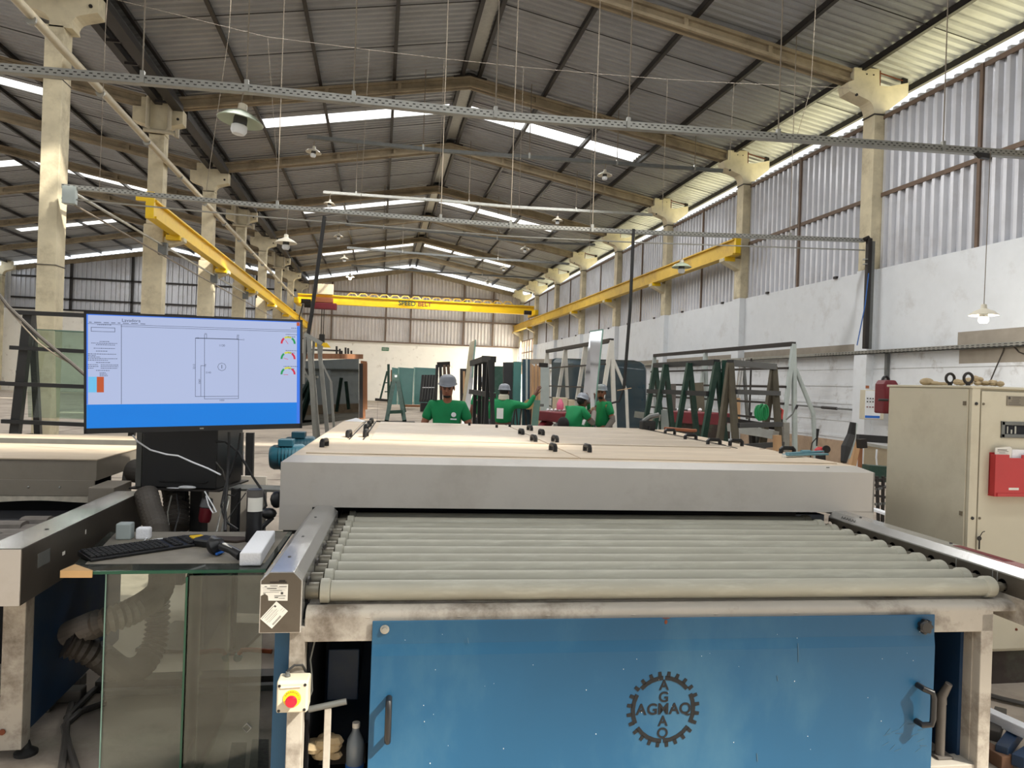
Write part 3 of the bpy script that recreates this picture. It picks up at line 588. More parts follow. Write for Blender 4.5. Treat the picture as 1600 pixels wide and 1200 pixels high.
sub(h, 'drum', M['maroon'], MB().box(c.x-.75, c.x+.75, YB-.6, YB-.15, c.z-.28, c.z+.14), bev=.05); sub(h, 'trolley', M['orange'], MB().box(c.x-.6, c.x+.5, YB-.55, YB-.2, c.z+.16, c.z+.5), bev=.03)
sub(h, 'motor', M['rubber'], MB().cyl((c.x-1.3, YB-.4, c.z), (c.x-.7, YB-.4, c.z), .22, 12), smooth=True)
sub(h, 'rope', M['wire_dk'], MB().box(c.x-.22, c.x-.16, YB-.4, YB-.36, c.z-2.0, c.z-.2).box(c.x-.08, c.x-.02, YB-.4, YB-.36, c.z-2.0, c.z-.2))
sub(h, 'hook_block', M['rubber'], MB().box(c.x-.3, c.x+.05, YB-.5, YB-.25, c.z-2.5, c.z-1.9), bev=.04)
sub(h, 'yellow_weight', M['yellow'], MB().prism([(c.x-.75, c.z-2.75), (c.x+.45, c.z-2.75), (c.x+.2, c.z-2.45), (c.x-.5, c.z-2.45)], 'Y', YB-.5, YB-.25))
sub(h, 'pendant_cable', M['rubber'], MB().tube([(c.x-1.4, YB-.4, c.z), (c.x-1.6, YB-.4, c.z-.9), (c.x-1.5, YB-.4, c.z-1.2)], .04, 6))
# ================================================================= THE GLASS WASHING MACHINE (machine frame: x right, y back)
def MM(): return MB(MROT)
def mw(x, y, z): return MROT @ Vector((x, y, z))
wm = thing('glass_washing_machine', 'large grey glass washing machine with roller conveyor and blue front panel', 'machine', mw(1, 4, 0))
# roller conveyor: eleven rubber rollers, each with shafts
for n in range(11):
    y = 2.6956 + .1374*n; z = .862
    r = sub(wm, 'roller', M['roller'], MM().lathe((-.235, y, z), [(.035, 0), (.036, .001), (.036, 2.59), (.035, 2.592)], 28, (1, 0, 0)), smooth=True)
    sub(r, 'end_ring', M['roller'], MM().lathe((-.272, y, z), [(.03, 0), (.043, .002), (.043, .03), (.036, .036)], 28, (1, 0, 0)), smooth=True)
    sub(r, 'end_ring', M['roller'], MM().lathe((2.36, y, z), [(.036, -.012), (.043, -.006), (.043, .026), (.039, .034), (.02, .036)], 28, (1, 0, 0)), smooth=True)
    sub(r, 'shaft', M['shaft'], MM().lathe((2.39, y, z), [(.02, 0), (.02, .045), (.014, .05), (.014, .09)], 14, (1, 0, 0)), smooth=True)
    sub(r, 'bearing_sleeve', M['shaft'], MM().lathe((-.322, y, z), [(.028, 0), (.03, .004), (.03, .046), (.024, .05)], 16, (1, 0, 0)), smooth=True)
    if n % 2 == 0: sub(r, 'chain_disc', M['steel_dark'], MM().lathe((-.318, y+.02, z), [(.0, 0), (.045, 0), (.045, .006), (.0, .006)], 16, (1, 0, 0)))
# side rails with chamfered top
def rail(x0, x1, y0, y1, mt, name):
    c = .03; p = [(x0, .745), (x0, .924), (x0+c, .953), (x1-c, .953), (x1, .924), (x1, .745)]
    return sub(wm, name, M[mt], MM().prism(p, 'Y', y0, y1), bev=.0015)
rl = rail(-.462, -.323, 2.6, 3.95, 'inox', 'left_side_rail')
cap = sub(wm, 'rail_end_plate', M['inox_dk'], MM().prism([(-.458, .748), (-.458, .923), (-.431, .95), (-.353, .95), (-.327, .923), (-.327, .748)], 'Y', 2.5975, 2.5995))
for y in (2.82, 3.18, 3.62): sub(wm, 'rail_screw', M['steel_dark'], MM().lathe((-.40, y, .953), [(.006, 0), (.006, .002), (0, .003)], 10))
# right rail is built in pieces so that the shaft holes are real openings
x0, x1 = 2.443, 2.58
sub(wm, 'right_side_rail', M['inox'], MM().prism([(x0, .922), (x0+.03, .951), (x1-.03, .951), (x1, .922), (x1, .745), (x1-.01, .745), (x1-.01, .915), (x0, .915)], 'Y', 2.57, 3.95), bev=.001)
def holeplate():
    mb = MM(); ys = [2.6956+.1374*n for n in range(10)]; r = .025; zc = .868; N_ = 14
    prev = 2.57
    for i, y in enumerate(ys):
        nx = (ys[i+1]+y)/2 if i < 9 else 3.95
        out = [(prev, .915), (prev, .838), (nx, .838), (nx, .915)]
        ring = [(y + r*math.cos(2*math.pi*k/N_), zc + r*1.05*math.sin(2*math.pi*k/N_)) for k in range(N_)]
        # quads from ring to the rectangle by angle
        def proj_(a):
            dx, dz = math.cos(a), math.sin(a); t = 9
            for e, d in ((prev-y, dx), (nx-y, dx)):
                if abs(d) > 1e-6 and e/d > 0: t = min(t, e/d)
            for e, d in ((.838-zc, dz), (.915-zc, dz)):
                if abs(d) > 1e-6 and e/d > 0: t = min(t, e/d)
            return (y+dx*t, zc+dz*t)
        angs = sorted(set([2*math.pi*k/N_ for k in range(N_)] + [math.atan2(b_-zc, a_-y) % (2*math.pi) for a_, b_ in out]))
        n = len(angs); base = len(mb.v)
        for a in angs:
            mb.v.append(Vector((x0, y+r*math.cos(a), zc+r*1.05*math.sin(a)))); q = proj_(a); mb.v.append(Vector((x0, q[0], q[1])))
        for k in range(n):
            p_, q_ = base+2*k, base+2*((k+1) % n); mb.f.append((p_, p_+1, q_+1, q_))
        prev = nx
    return mb
sub(wm, 'bearing_plate', M['inox_dk'], holeplate())
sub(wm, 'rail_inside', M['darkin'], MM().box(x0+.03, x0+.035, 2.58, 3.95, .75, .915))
sub(wm, 'lower_rail', M['frame'], MM().box(x0-.004, x0+.03, 2.575, 3.95, .738, .838), bev=.002)
sub(wm, 'rail_end_plate', M['inox_dk'], MM().prism([(x0, .745), (x0, .922), (x0+.03, .951), (x1-.03, .951), (x1, .922), (x1, .745)], 'Y', 2.565, 2.5695))
sub(wm, 'red_decal', M['maroon'], MM().box(2.505, 2.545, 2.75, 3.05, .951, .9525)); sub(wm, 'rail_screw', M['steel_dark'], MM().lathe((2.535, 3.1, .951), [(.007, 0), (.007, .003), (0, .004)], 10)); sub(wm, 'rail_screw', M['steel_dark'], MM().lathe((2.51, 3.75, .951), [(.007, 0), (.007, .003), (0, .004)], 10))
for y in (2.72, 2.745, 2.95): sub(wm, 'weld_line', M['inox'], MM().box(x0-.0015, x0, y, y+.003, .84, .915))
sub(wm, 'hand_scrawl', M['print'], MM().tube([(2.452, 3.84-i*.012, .934+(.009 if i % 2 else -.006)) for i in range(12)], .0016, 5))
# stickers on the left rail end
pl = Vector((-.458, 2.596, 0))
st = sub(wm, 'torn_label', M['paper'], MM().prism([(-.459, .912), (-.37, .912), (-.37, .856), (-.433, .857), (-.435, .873), (-.445, .88), (-.459, .873)], 'Y', 2.5955, 2.597))
def prints(parent, o, ux, uz, rows, yoff=2.595):
    mb = MM()
    for (a, b, z, h) in rows:
        p = [o + ux*a + uz*z, o + ux*b + uz*z, o + ux*b + uz*(z+h), o + ux*a + uz*(z+h)]
        n = len(mb.v); mb.v += [Vector((q.x, yoff, q.z)) for q in p]; mb.f.append((n, n+1, n+2, n+3))
    sub(parent, 'label_print', M['print'], mb)
ux, uz = Vector((1, 0, 0)), Vector((0, 0, 1))
prints(st, Vector((-.459, 0, .912)), ux, uz, [(.03, .055, -.006, .002), (.012, .02, -.008, .002), (.06, .085, -.008, .002), (.005, .085, -.012, .0006), (.02, .052, -.015, .002), (.008, .08, -.019, .0006), (.03, .07, -.022, .0012), (.008, .06, -.027, .001), (.008, .016, -.032, .002), (.066, .074, -.034, .008), (.045, .082, -.04, .002), (.046, .058, -.046, .003), (.06, .08, -.048, .0015)])
c_, s_ = math.cos(R(49)), math.sin(R(49)); u2, w2 = Vector((c_, 0, s_)), Vector((-s_, 0, c_))
o2 = Vector((-.4185, 0, .762))
q = [o2, o2+u2*.078, o2+u2*.078+w2*.052, o2+w2*.052]
st = sub(wm, 'tilted_label', M['paper'], MM().prism([(p.x, p.z) for p in q], 'Y', 2.5942, 2.5952))
rows = [(.004, .06, .047, .0012), (.01, .05, .041, .001), (.004, .055, .036, .0006), (.008, .06, .032, .001), (.004, .06, .026, .0008), (.01, .05, .021, .001), (.06, .066, .04, .007), (.064, .076, .02, .0006), (.064, .076, .012, .0006)] + [(.012+i*.0022, .0132+i*.0022, .004, .006) for i in range(18)]
prints(st, o2, u2, w2, rows, 2.594)
sub(wm, 'dirt_smear', M['steel_dark'], MM().box(-.43, -.375, 2.5962, 2.597, .917, .921).box(-.40, -.38, 2.5962, 2.597, .921, .926))
# trough and front frame
tr = MM().prism([(2.62, .80), (2.63, .812), (2.66, .82), (2.70, .816), (2.72, .806), (2.74, .812), (2.9, .812), (2.9, .79), (2.62, .785)], 'X', -.312, 2.44)
sub(wm, 'drip_trough', M['frame'], tr, smooth=50)
sub(wm, 'trough_bed', M['frame'], MM().box(-.3, 2.43, 2.9, 3.95, .77, .80))
sub(wm, 'front_beam', M['frame'], MM().box(-.314, 2.34, 2.62, 2.70, .705, .788), bev=.003)
for i in range(8): sub(wm, 'weld_bead', M['frame'], MM().ball((-.1+i*.32, 2.622, .787), .004, 8, (3, 1, 1)))
sub(wm, 'leg', M['frame'], MM().box(-.363, -.311, 2.62, 2.70, 0, .76), bev=.003)
sub(wm, 'leg', M['frame'], MM().box(2.289, 2.342, 2.62, 2.72, 0, .775), bev=.003)
sub(wm, 'leg', M['frame'], MM().box(-.363, -.311, 3.8, 3.9, 0, .76), bev=.003); sub(wm, 'leg', M['frame'], MM().box(2.289, 2.342, 3.8, 3.9, 0, .76), bev=.003)
sub(wm, 'inner_cheek', M['frame'], MM().box(2.284, 2.289, 2.66, 2.715, .15, .70))
sub(wm, 'bottom_beam', M['frame'], MM().box(-.311, 2.289, 2.63, 2.72, .10, .175), bev=.003)
sub(wm, 'bottom_shelf', M['frame'], MM().box(1.95, 2.28, 2.72, 3.3, .15, .16))
sub(wm, 'side_panel', M['blue'], MM().box(-.418, -.366, 2.66, 3.8, .02, .745), bev=.002)
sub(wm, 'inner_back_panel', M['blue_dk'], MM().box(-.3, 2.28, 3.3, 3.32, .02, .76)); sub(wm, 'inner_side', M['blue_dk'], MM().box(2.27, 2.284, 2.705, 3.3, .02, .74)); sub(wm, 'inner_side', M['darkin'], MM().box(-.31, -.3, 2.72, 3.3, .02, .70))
sub(wm, 'inner_box', M['blue_dk'], MM().box(-.26, -.14, 2.95, 3.2, .36, .56), bev=.004)
# blue front panel, leaning forward at the foot
pan = sub(wm, 'blue_front_panel', M['blue'], MM().prism([(2.604, .778), (2.606, .781), (2.612, .778), (2.612, .70), (2.606, .66), (2.606, .0), (2.598, .0), (2.598, .66), (2.604, .70)], 'X', -.083, 2.072), bev=.002)
yp = 2.596
hk = sub(pan, 'star_knob', M['black2'], MM().lathe((2.022, 2.604, .738), [(.01, 0), (.024, -.004), (.026, -.018), (.02, -.024), (0, -.025)], 12, (0, 1, 0)), smooth=True)
for i in range(7):
    a = 2*math.pi*i/7; pan_l = MM().lathe((2.022+.022*math.cos(a), 2.6, .738+.022*math.sin(a)), [(.008, 0), (.008, -.016), (0, -.018)], 8, (0, 1, 0)); sub(pan, 'knob_lobe', M['black2'], pan_l)
sub(pan, 'bolt', M['galv'], MM().lathe((-.04, 2.603, .752), [(.016, 0), (.016, -.003), (.009, -.004), (.009, -.012), (0, -.013)], 14, (0, 1, 0)), smooth=True)
sub(pan, 'rust_spot', M['rust'], MM().ball((.98, 2.603, .765), .006, 10, (1, .4, 1.4))); sub(pan, 'rust_spot', M['rust'], MM().ball((.98, 2.603, .779), .004, 8, (4, .5, .5)))
for x in (-.017, 2.03):
    if x > 1: pts = [(x-.03, yp, .512), (x-.028, yp-.035, .51), (x, yp-.045, .50), (x+.006, yp-.045, .48), (x+.006, yp-.045, .40), (x, yp-.045, .378), (x-.028, yp-.035, .372), (x-.03, yp, .372)]
    else: pts = [(x, yp, .515), (x, yp-.036, .512), (x, yp-.045, .495), (x, yp-.045, .40), (x, yp-.036, .382), (x, yp, .38)]
    sub(pan, 'handle', M['black2'], MM().tube(pts, .0115, 12), smooth=True, label='black moulded pull handle')
# gear emblem: raised black shapes stand for the shade inside the plate's cut-outs
lc = (.979, .446); g = MM(); NT = 28; Ri, Ro, Rt = .108, .123, .139
gaps = [90, 128, 218, 270, 322, 38 + 0, 142 + 360]
def ringseg(a0, a1, r0, r1):
    n = 4; pts = [(lc[0]+r0*math.cos(R(a0+(a1-a0)*i/n)), lc[1]+r0*math.sin(R(a0+(a1-a0)*i/n))) for i in range(n+1)] + [(lc[0]+r1*math.cos(R(a1-(a1-a0)*i/n)), lc[1]+r1*math.sin(R(a1-(a1-a0)*i/n))) for i in range(n+1)]
    g.prism(pts, 'Y', 2.5965, 2.598)
for i, (a0, a1) in enumerate(((92, 138), (141, 149), (151, 205), (208, 211), (214, 268), (272, 326), (329, 331), (334, 388), (391, 397), (40, 88))):
    if a1-a0 > 10: ringseg(a0, a1, Ri, Ro)
for i in range(24):
    a = 97 + i*15 if i else 97
    am = (82.5 + i*15 + 15) % 360
    w0, w1 = 3.4, 2.4
    g.prism([(lc[0]+Ro*.97*math.cos(R(am-w0)), lc[1]+Ro*.97*math.sin(R(am-w0))), (lc[0]+Ro*.97*math.cos(R(am+w0)), lc[1]+Ro*.97*math.sin(R(am+w0))), (lc[0]+Rt*math.cos(R(am+w1)), lc[1]+Rt*math.sin(R(am+w1))), (lc[0]+Rt*math.cos(R(am-w1)), lc[1]+Rt*math.sin(R(am-w1)))], 'Y', 2.5965, 2.598)
em = sub(pan, 'gear_emblem', M['ink'], g, label='black pierced gear ring round crossed lettering')
rx, rz_ = MROT.to_3x3() @ Vector((1, 0, 0)), Vector((0, 0, 1))
for i, ch in enumerate('AGMAQ'):
    text(ch, .056, frame(mw(lc[0]+(i-2)*.042, 2.5968, lc[1]), rx, rz_), M['ink'], em, 'letter', bold=.0012)
    if i != 2: text(ch, .052, frame(mw(lc[0], 2.5968, lc[1]-(i-2)*.044), rx, rz_), M['ink'], em, 'letter', bold=.001)
random.seed(11); ck = MM()
for i in range(46):
    x, z, s_ = random.uniform(-.05, 2.04), random.uniform(.05, .74), random.uniform(.0008, .002); ck.box(x, x+s_, 2.5965, 2.598, z, z+s_*random.uniform(.8, 2))
sub(pan, 'paint_chips', M['foam'], ck)['kind'] = 'stuff'
sc_ = MM()
for i in range(16):
    x, z = random.uniform(1.86, 2.03), random.uniform(.24, .37); a = random.uniform(-.3, .9)
    sc_.bar((x, 2.597, z), (x+.03*math.cos(a), 2.597, z+.03*math.sin(a)), .0009, .0009)
for x, z, h in ((1.35, .27, .03), (.25, .72, .02), (1.50, .68, .07), (1.42, .56, .02)): sc_.bar((x, 2.597, z), (x+.004, 2.597, z-h), .0016, .0016)
sub(pan, 'scratches', mat('scratched_paint', (74,100,116), .6), sc_)['kind'] = 'stuff'
# emergency stop box on the left leg
es = thing('emergency_stop_box', 'small grey emergency stop box with red mushroom button on yellow ring', 'switch box', mw(-.335, 2.6, .55))
sub(es, 'housing', M['cabinet'], MM().box(-.388, -.285, 2.545, 2.618, .497, .602), bev=.006)
sub(es, 'lid', M['cabinet'], MM().box(-.386, -.287, 2.536, 2.548, .499, .60), bev=.005)
sub(es, 'ridge', M['cabinet'], MM().cyl((-.375, 2.536, .583), (-.31, 2.536, .586), .0035, 8)); 
sub(es, 'yellow_ring', M['yel_btn'], MM().lathe((-.336, 2.537, .547), [(.029, 0), (.029, -.003), (.0, -.004)], 28, (0, 1, 0)), smooth=True)
sub(es, 'red_button', M['redbtn'], MM().lathe((-.336, 2.534, .545), [(.012, 0), (.012, -.012), (.019, -.014), (.0195, -.02), (.016, -.026), (0, -.028)], 24, (0, 1, 0)), smooth=True)
for dx, dz in ((-.378, .59), (-.295, .592), (-.378, .507), (-.295, .509)): sub(es, 'screw_recess', M['black2'], MM().lathe((dx, 2.5355, dz), [(.005, 0), (.005, -.0008), (0, -.001)], 12, (0, 1, 0)))
for i, ch in enumerate('EMERGENCIA'):
    a = R(150 - i*17); text(ch, .0065, frame(mw(-.336+.0235*math.cos(a), 2.5328, .547+.0235*math.sin(a)), MROT.to_3x3() @ Vector((math.sin(a), 0, -math.cos(a))), MROT.to_3x3() @ Vector((math.cos(a), 0, math.sin(a)))), M['print'], es, 'letter', ext=.0002)
sub(es, 'cable', M['rubber'], MM().tube([(-.362, 2.585, .602), (-.36, 2.59, .62), (-.34, 2.6, .634), (-.315, 2.61, .63), (-.305, 2.63, .60)], .004, 8), smooth=True)
sub(es, 'cable_gland', M['galv_dk'], MM().lathe((-.36, 2.585, .6), [(.01, 0), (.01, .008), (.007, .01), (.007, .018)], 10), smooth=True)
sub(es, 'loose_cable', M['galv_dk'], MM().tube([(-.28, 2.64, .70), (-.295, 2.66, .63), (-.29, 2.67, .58), (-.285, 2.66, .52), (-.30, 2.66, .48)], .003, 6), smooth=True)
# hood
hd = [(3.95, .944), (3.95, 1.176), (4.03, 1.205), (7.3, 1.205), (7.38, 1.176), (7.38, .944)]
sub(wm, 'hood_skirt', M['hood'], MM().box(-.62, 2.725, 3.95, 3.962, .944, 1.176).box(-.62, -.455, 3.95, 3.962, .824, .95).box(2.58, 2.725, 3.95, 3.962, .86, .95).box(-.62, -.61, 3.95, 7.38, .824, 1.176).box(2.715, 2.725, 3.95, 7.38, .86, 1.176).box(-.62, 2.725, 7.37, 7.38, .86, 1.176), bev=.002)
ch = MM(); a_, b_ = (-.62, 2.725), (-.575, 2.665)
V = lambda x, y, z: (x, y, z)
ch.add([V(-.62, 3.95, 1.176), V(2.725, 3.95, 1.176), V(2.66, 4.035, 1.205), V(-.575, 4.035, 1.205), V(-.62, 7.38, 1.176), V(2.725, 7.38, 1.176), V(2.66, 7.3, 1.205), V(-.575, 7.3, 1.205)], [(0, 1, 2, 3), (1, 5, 6, 2), (5, 4, 7, 6), (4, 0, 3, 7)])
sub(wm, 'hood_chamfer', M['hood'], ch)
sub(wm, 'hood_top', M['hoodtop'], MM().box(-.575, 2.66, 4.035, 7.3, 1.195, 1.205))
LID = [(-.52, .35, 4.12, 5.0), (.36, 1.05, 4.12, 5.0), (1.06, 1.9, 4.12, 5.0)]
sub(wm, 'hood_lid', M['hoodtop'], MM().box(-.52, 1.0, 4.13, 5.03, 1.205, 1.212), bev=.003); sub(wm, 'hood_lid', M['hoodtop'], MM().box(1.01, 2.6, 4.13, 5.03, 1.205, 1.212), bev=.003)
yy = 5.12
for i, y_ in enumerate((5.12, 5.72, 6.26, 6.8)):
    e = (5.7, 6.24, 6.78, 7.27)[i]
    sub(wm, 'hood_lid', M['hoodlid'], MM().box(-.22, 1.0, y_, e, 1.205, 1.213), bev=.003)
    sub(wm, 'hood_lid', M['hoodlid'], MM().box(1.012, 2.38, y_, e, 1.205, 1.213), bev=.003)
sub(wm, 'edge_strip', M['hoodtop'], MM().box(-.56, -.38, 5.12, 7.27, 1.205, 1.211), bev=.002)
sub(wm, 'dark_seam', M['rubber'], MM().box(-.272, -.262, 5.12, 7.27, 1.205, 1.209).box(-.365, -.357, 5.12, 7.27, 1.205, 1.209).box(2.42, 2.43, 5.12, 7.27, 1.205, 1.209).box(2.46, 2.466, 5.4, 7.27, 1.205, 1.2085))
hs = [(-.46, 4.49, 80), (-.375, 5.28, 82), (-.265, 5.4, 84), (-.295, 6.04, 84), (-.293, 6.53, 84), (-.294, 6.95, 84), (.955, 5.96, 96), (.935, 5.26, 96), (1.117, 6.5, 98), (1.12, 5.95, 96), (1.09, 5.25, 96), (.93, 4.53, 94), (1.15, 4.53, 93), (2.45, 7.15, 60), (2.43, 6.52, 12), (2.36, 5.85, 8), (2.35, 5.36, 5), (2.52, 5.34, 5), (2.6, 4.72, 5)]
for x, y, a in hs:
    dx, dy = math.cos(R(a))*.05, math.sin(R(a))*.05
    pts = [(x-dx, y-dy, 1.207), (x-dx, y-dy, 1.238), (x-dx*.8, y-dy*.8, 1.248), (x+dx*.8, y+dy*.8, 1.248), (x+dx, y+dy, 1.238), (x+dx, y+dy, 1.207)]
    sub(wm, 'lid_handle', M['black2'], MM().tube(pts, .0145, 8), smooth=True, label='black bridge handle on the hood lid')
for x, y in ((-.5, 5.1), (-.33, 5.1), (2.62, 5.12), (2.74-.1, 4.95)): sub(wm, 'slot', M['rust'], MM().box(x-.02, x+.02, y-.005, y+.005, 1.2055, 1.207))
sub(wm, 'scratch_marks', M['steel_dark'], MM().box(2.45, 2.47, 4.0, 4.003, 1.195, 1.1985))
# dark mouth of the hood and machine body beneath
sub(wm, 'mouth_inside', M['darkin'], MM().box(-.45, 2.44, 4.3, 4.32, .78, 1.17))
sub(wm, 'body', M['blue_dk'], MM().box(-.55, 2.66, 4.35, 7.3, .05, .86)); sub(wm, 'body_edge', M['rubber'], MM().box(-.60, -.45, 3.97, 4.3, .80, .825))
# things lying on the hood
t = thing('squeegee', 'blue grey folded squeegee lying on the right corner of the grey hood', 'squeegee', mw(2.6, 4.6, 1.212))
sub(t, 'blade', M['squeegee'], MM().bar((2.42, 4.42, 1.228), (2.82, 4.62, 1.222), .05, .012, (0, 0, 1)), bev=.003); sub(t, 'blade', M['squeegee'], MM().bar((2.44, 4.43, 1.236), (2.82, 4.66, 1.236), .03, .012), bev=.003)
sub(t, 'ferrule', M['squeegee'], MM().cyl((2.6, 4.54, 1.236), (2.67, 4.56, 1.236), .016, 10)); sub(t, 'end_tag', M['paper'], MM().box(2.40, 2.42, 4.41, 4.43, 1.213, 1.23))
t = thing('sanding_tool', 'brown orange flat tool lying near the far right edge of the hood', 'tool', mw(2.76, 7.05, 1.21))
sub(t, 'body', M['orange'], MM().bar((2.62, 7.18, 1.225), (2.86, 6.95, 1.222), .06, .03), bev=.008)
t = thing('white_rag', 'white crumpled paper lying on the far left edge of the hood', 'paper', mw(-.42, 7.1, 1.212))
sub(t, 'crumple', M['foam'], MM().add([(-.56, 7.2, 1.212), (-.38, 7.15, 1.212), (-.36, 7.27, 1.212), (-.45, 7.22, 1.245), (-.42, 7.2, 1.235)], [(0, 1, 3), (1, 4, 3), (1, 2, 4), (2, 3, 4), (2, 0, 3)]))
t = thing('dark_clamp', 'dark grey clamp standing on the far right corner of the hood', 'clamp', mw(2.45, 7.1, 1.21))
sub(t, 'jaw', M['rubber'], MM().box(2.36, 2.5, 7.1, 7.22, 1.205, 1.30), bev=.015); sub(t, 'arm', M['galv_dk'], MM().tube([(2.38, 7.15, 1.29), (2.45, 7.15, 1.34), (2.54, 7.15, 1.36)], .025, 8), smooth=True)
for x, y in ((.62, 7.0), (.85, 6.75), (1.0, 6.95)):
    sub(wm, 'peg', M['rubber'], MM().cyl((x, y, 1.21), (x, y, 1.24), .012, 8))
# blue motors at the left flank
for i, (y, z) in enumerate(((5.25, 1.06), (5.85, 1.07))):
    t = thing('electric_motor', f'teal electric motor on the left flank of the machine, {"nearer" if i == 0 else "farther"} of two', 'motor', mw(-.8, y, z), 'motors on the machine flank')
    sub(t, 'housing', M['teal'], MM().lathe((-.9, y, z), [(0, 0), (.07, .005), (.085, .03), (.085, .22), (.07, .24), (0, .245)], 20, (1, 0, .06)), smooth=True)
    fi = MM()
    for k in range(7): fi.lathe((-.83+k*.022, y, z+.004), [(.085, 0), (.091, .001), (.091, .005), (.085, .006)], 20, (1, 0, .06))
    sub(t, 'cooling_fins', M['teal'], fi); sub(t, 'terminal_box', M['teal'], MM().box(-.84, -.74, y-.06, y+.04, z+.08, z+.13), bev=.006)
    sub(t, 'bracket', M['steel_dark'], MM().box(-.7, -.60, y-.05, y+.05, z-.09, z-.05))
t = thing('black_valve', 'black valve and hose coupling at the lower left corner of the hood', 'valve', mw(-.68, 4.0, .92))
sub(t, 'body', M['black2'], MM().ball((-.645, 4.02, .97), .035, 12, (1, 1, 1.3)).ball((-.68, 4.0, .90), .034, 12, (1.2, 1, .9)), smooth=True); sub(t, 'hose', M['black2'], MM().tube([(-.66, 4.0, .88), (-.70, 3.98, .84), (-.72, 3.97, .81)], .012, 8), smooth=True)
# things inside and under the front
t = thing('water_bottle', 'clear plastic water bottle with blue label standing under the conveyor, left', 'bottle', mw(-.13, 2.78, .11))
sub(t, 'body', M['bottleclr'], MM().lathe((-.135, 2.78, .11), [(.03, 0), (.033, .01), (.033, .12), (.034, .15), (.03, .18), (.014, .21), (.014, .222)], 18), smooth=True)
sub(t, 'label', M['bluecap'], MM().lathe((-.135, 2.78, .15), [(.0345, 0), (.0345, .05)], 18), smooth=True); sub(t, 'cap', M['paper'], MM().lathe((-.135, 2.78, .332), [(.014, 0), (.014, .018), (0, .019)], 14), smooth=True)
t = thing('steel_t_handle', 'grey steel T bar standing in the dark opening, left', 'tool', mw(-.22, 2.68, .1))
sub(t, 'crossbar', M['galv_dk'], MM().cyl((-.295, 2.66, .455), (-.165, 2.66, .48), .011, 12), smooth=True); sub(t, 'stem', M['frame'], MM().box(-.24, -.217, 2.655, 2.675, .12, .46), bev=.002)
t = thing('crumpled_rag', 'dirty tan rag bunched at the foot of the left machine leg', 'cloth', mw(-.28, 2.74, .2))
rg = MM()
for i in range(14): rg.ball((-.295+.09*random.random(), 2.75+.05*random.random(), .23+.07*random.random()), .022+.014*random.random(), 8, (1.2, .8, .8))
sub(t, 'cloth', M['cloth'], rg, smooth=True)
sub(t, 'dark_shelf', M['darkin'], MM().box(-.3, -.09, 2.73, 2.95, .08, .11))
t = thing('elbow_pipe', 'grey brown upright pipe with bent top in the right opening', 'pipe', mw(2.15, 2.75, .16))
sub(t, 'pipe', M['hose'], MM().tube([(2.19, 2.70, .16), (2.19, 2.70, .40)], .018, 12), smooth=True); sub(t, 'bent_top', M['hose'], MM().tube([(2.19, 2.70, .39), (2.19, 2.70, .42), (2.205, 2.69, .46), (2.208, 2.685, .475)], [.02, .019, .015, .014], 12), smooth=True)
sub(t, 'flange', M['hose'], MM().box(2.16, 2.23, 2.67, 2.73, .17, .185), bev=.003)
M['cover_grey'] = mat('dull_cover_steel', (142,134,122), .45, .2, var=.12, scale=3, dirt=(110,102,90), dscale=3, damt=.5)
# ================================================================= ELECTRICAL CABINET, RIGHT
YQ = 3.6
t = thing('electrical_cabinet', 'large beige electrical cabinet with two doors beside the machine, right', 'cabinet', (3.6, 3.9, 0))
sub(t, 'carcass', M['cabinet'], MB().box(3.262, 4.4, YQ+.02, YQ+.68, .2, 1.69), bev=.004)
d1 = sub(t, 'side_door', M['cabinet'], MB().box(3.254, 3.262, YQ+.02, YQ+.67, .22, 1.682), bev=.003)
sub(t, 'centre_post', M['cabinet'], MB().box(3.262, 3.315, YQ-.002, YQ+.02, .22, 1.69), bev=.002)
d2 = sub(t, 'door', M['cabinet'], MB().box(3.325, 4.25, YQ, YQ+.02, .22, 1.672), bev=.003)
sub(t, 'gap', M['cabinet_dk'], MB().box(3.314, 3.326, YQ+.01, YQ+.021, .22, 1.68))
sub(t, 'top_lip', M['cabinet'], MB().box(3.25, 4.4, YQ-.006, YQ+.69, 1.686, 1.70), bev=.003)
for z in (1.6, .96): sub(d1, 'lock', M['black2'], MB().lathe((3.288, YQ-.003, z), [(.009, 0), (.009, -.004), (0, -.005)], 14, (0, 1, 0))); sub(d2, 'door_screw', M['cabinet_dk'], MB().lathe((3.336, YQ-.001, z), [(.007, 0), (.007, -.004), (0, -.005)], 12, (0, 1, 0)))
for z in (1.60, .98): sub(d1, 'hinge', M['cabinet_dk'], MB().box(3.249, 3.255, YQ+.03, YQ+.05, z-.012, z+.012))
sub(d1, 'hinge_pin', M['steel_dark'], MB().cyl((3.25, YQ+.67, 1.60), (3.2, YQ+.70, 1.60), .008, 8))
sub(d2, 'key', M['steel_dark'], MB().lathe((3.325, YQ-.02, .85), [(.012, 0), (.014, .003), (.012, .006)], 14, (0, 1, 0)).cyl((3.325, YQ-.018, .84), (3.325, YQ-.018, .79), .004, 8).tube([(3.325, YQ-.02, .86), (3.34, YQ-.02, .885), (3.355, YQ-.02, .89)], .0025, 6))
pl_ = sub(d2, 'maker_plate', mat('engraved_plate', (124,116,104), .4, .5), MB().box(3.485, 3.60, YQ-.004, YQ, 1.595, 1.65), bev=.001)
pp = MB()
for i, (a, b) in enumerate(((.035, .09), (.035, .08), (.03, .085), (.012, .08), (.012, .09))): pp.box(3.485+a, 3.485+b, YQ-.0048, YQ-.004, 1.64-.0095*i, 1.6425-.0095*i)
pp.lathe((3.50, YQ-.0042, 1.638), [(.006, 0), (.008, -.0006), (.006, -.0007)], 14, (0, 1, 0)); sub(pl_, 'plate_print', M['print'], pp)
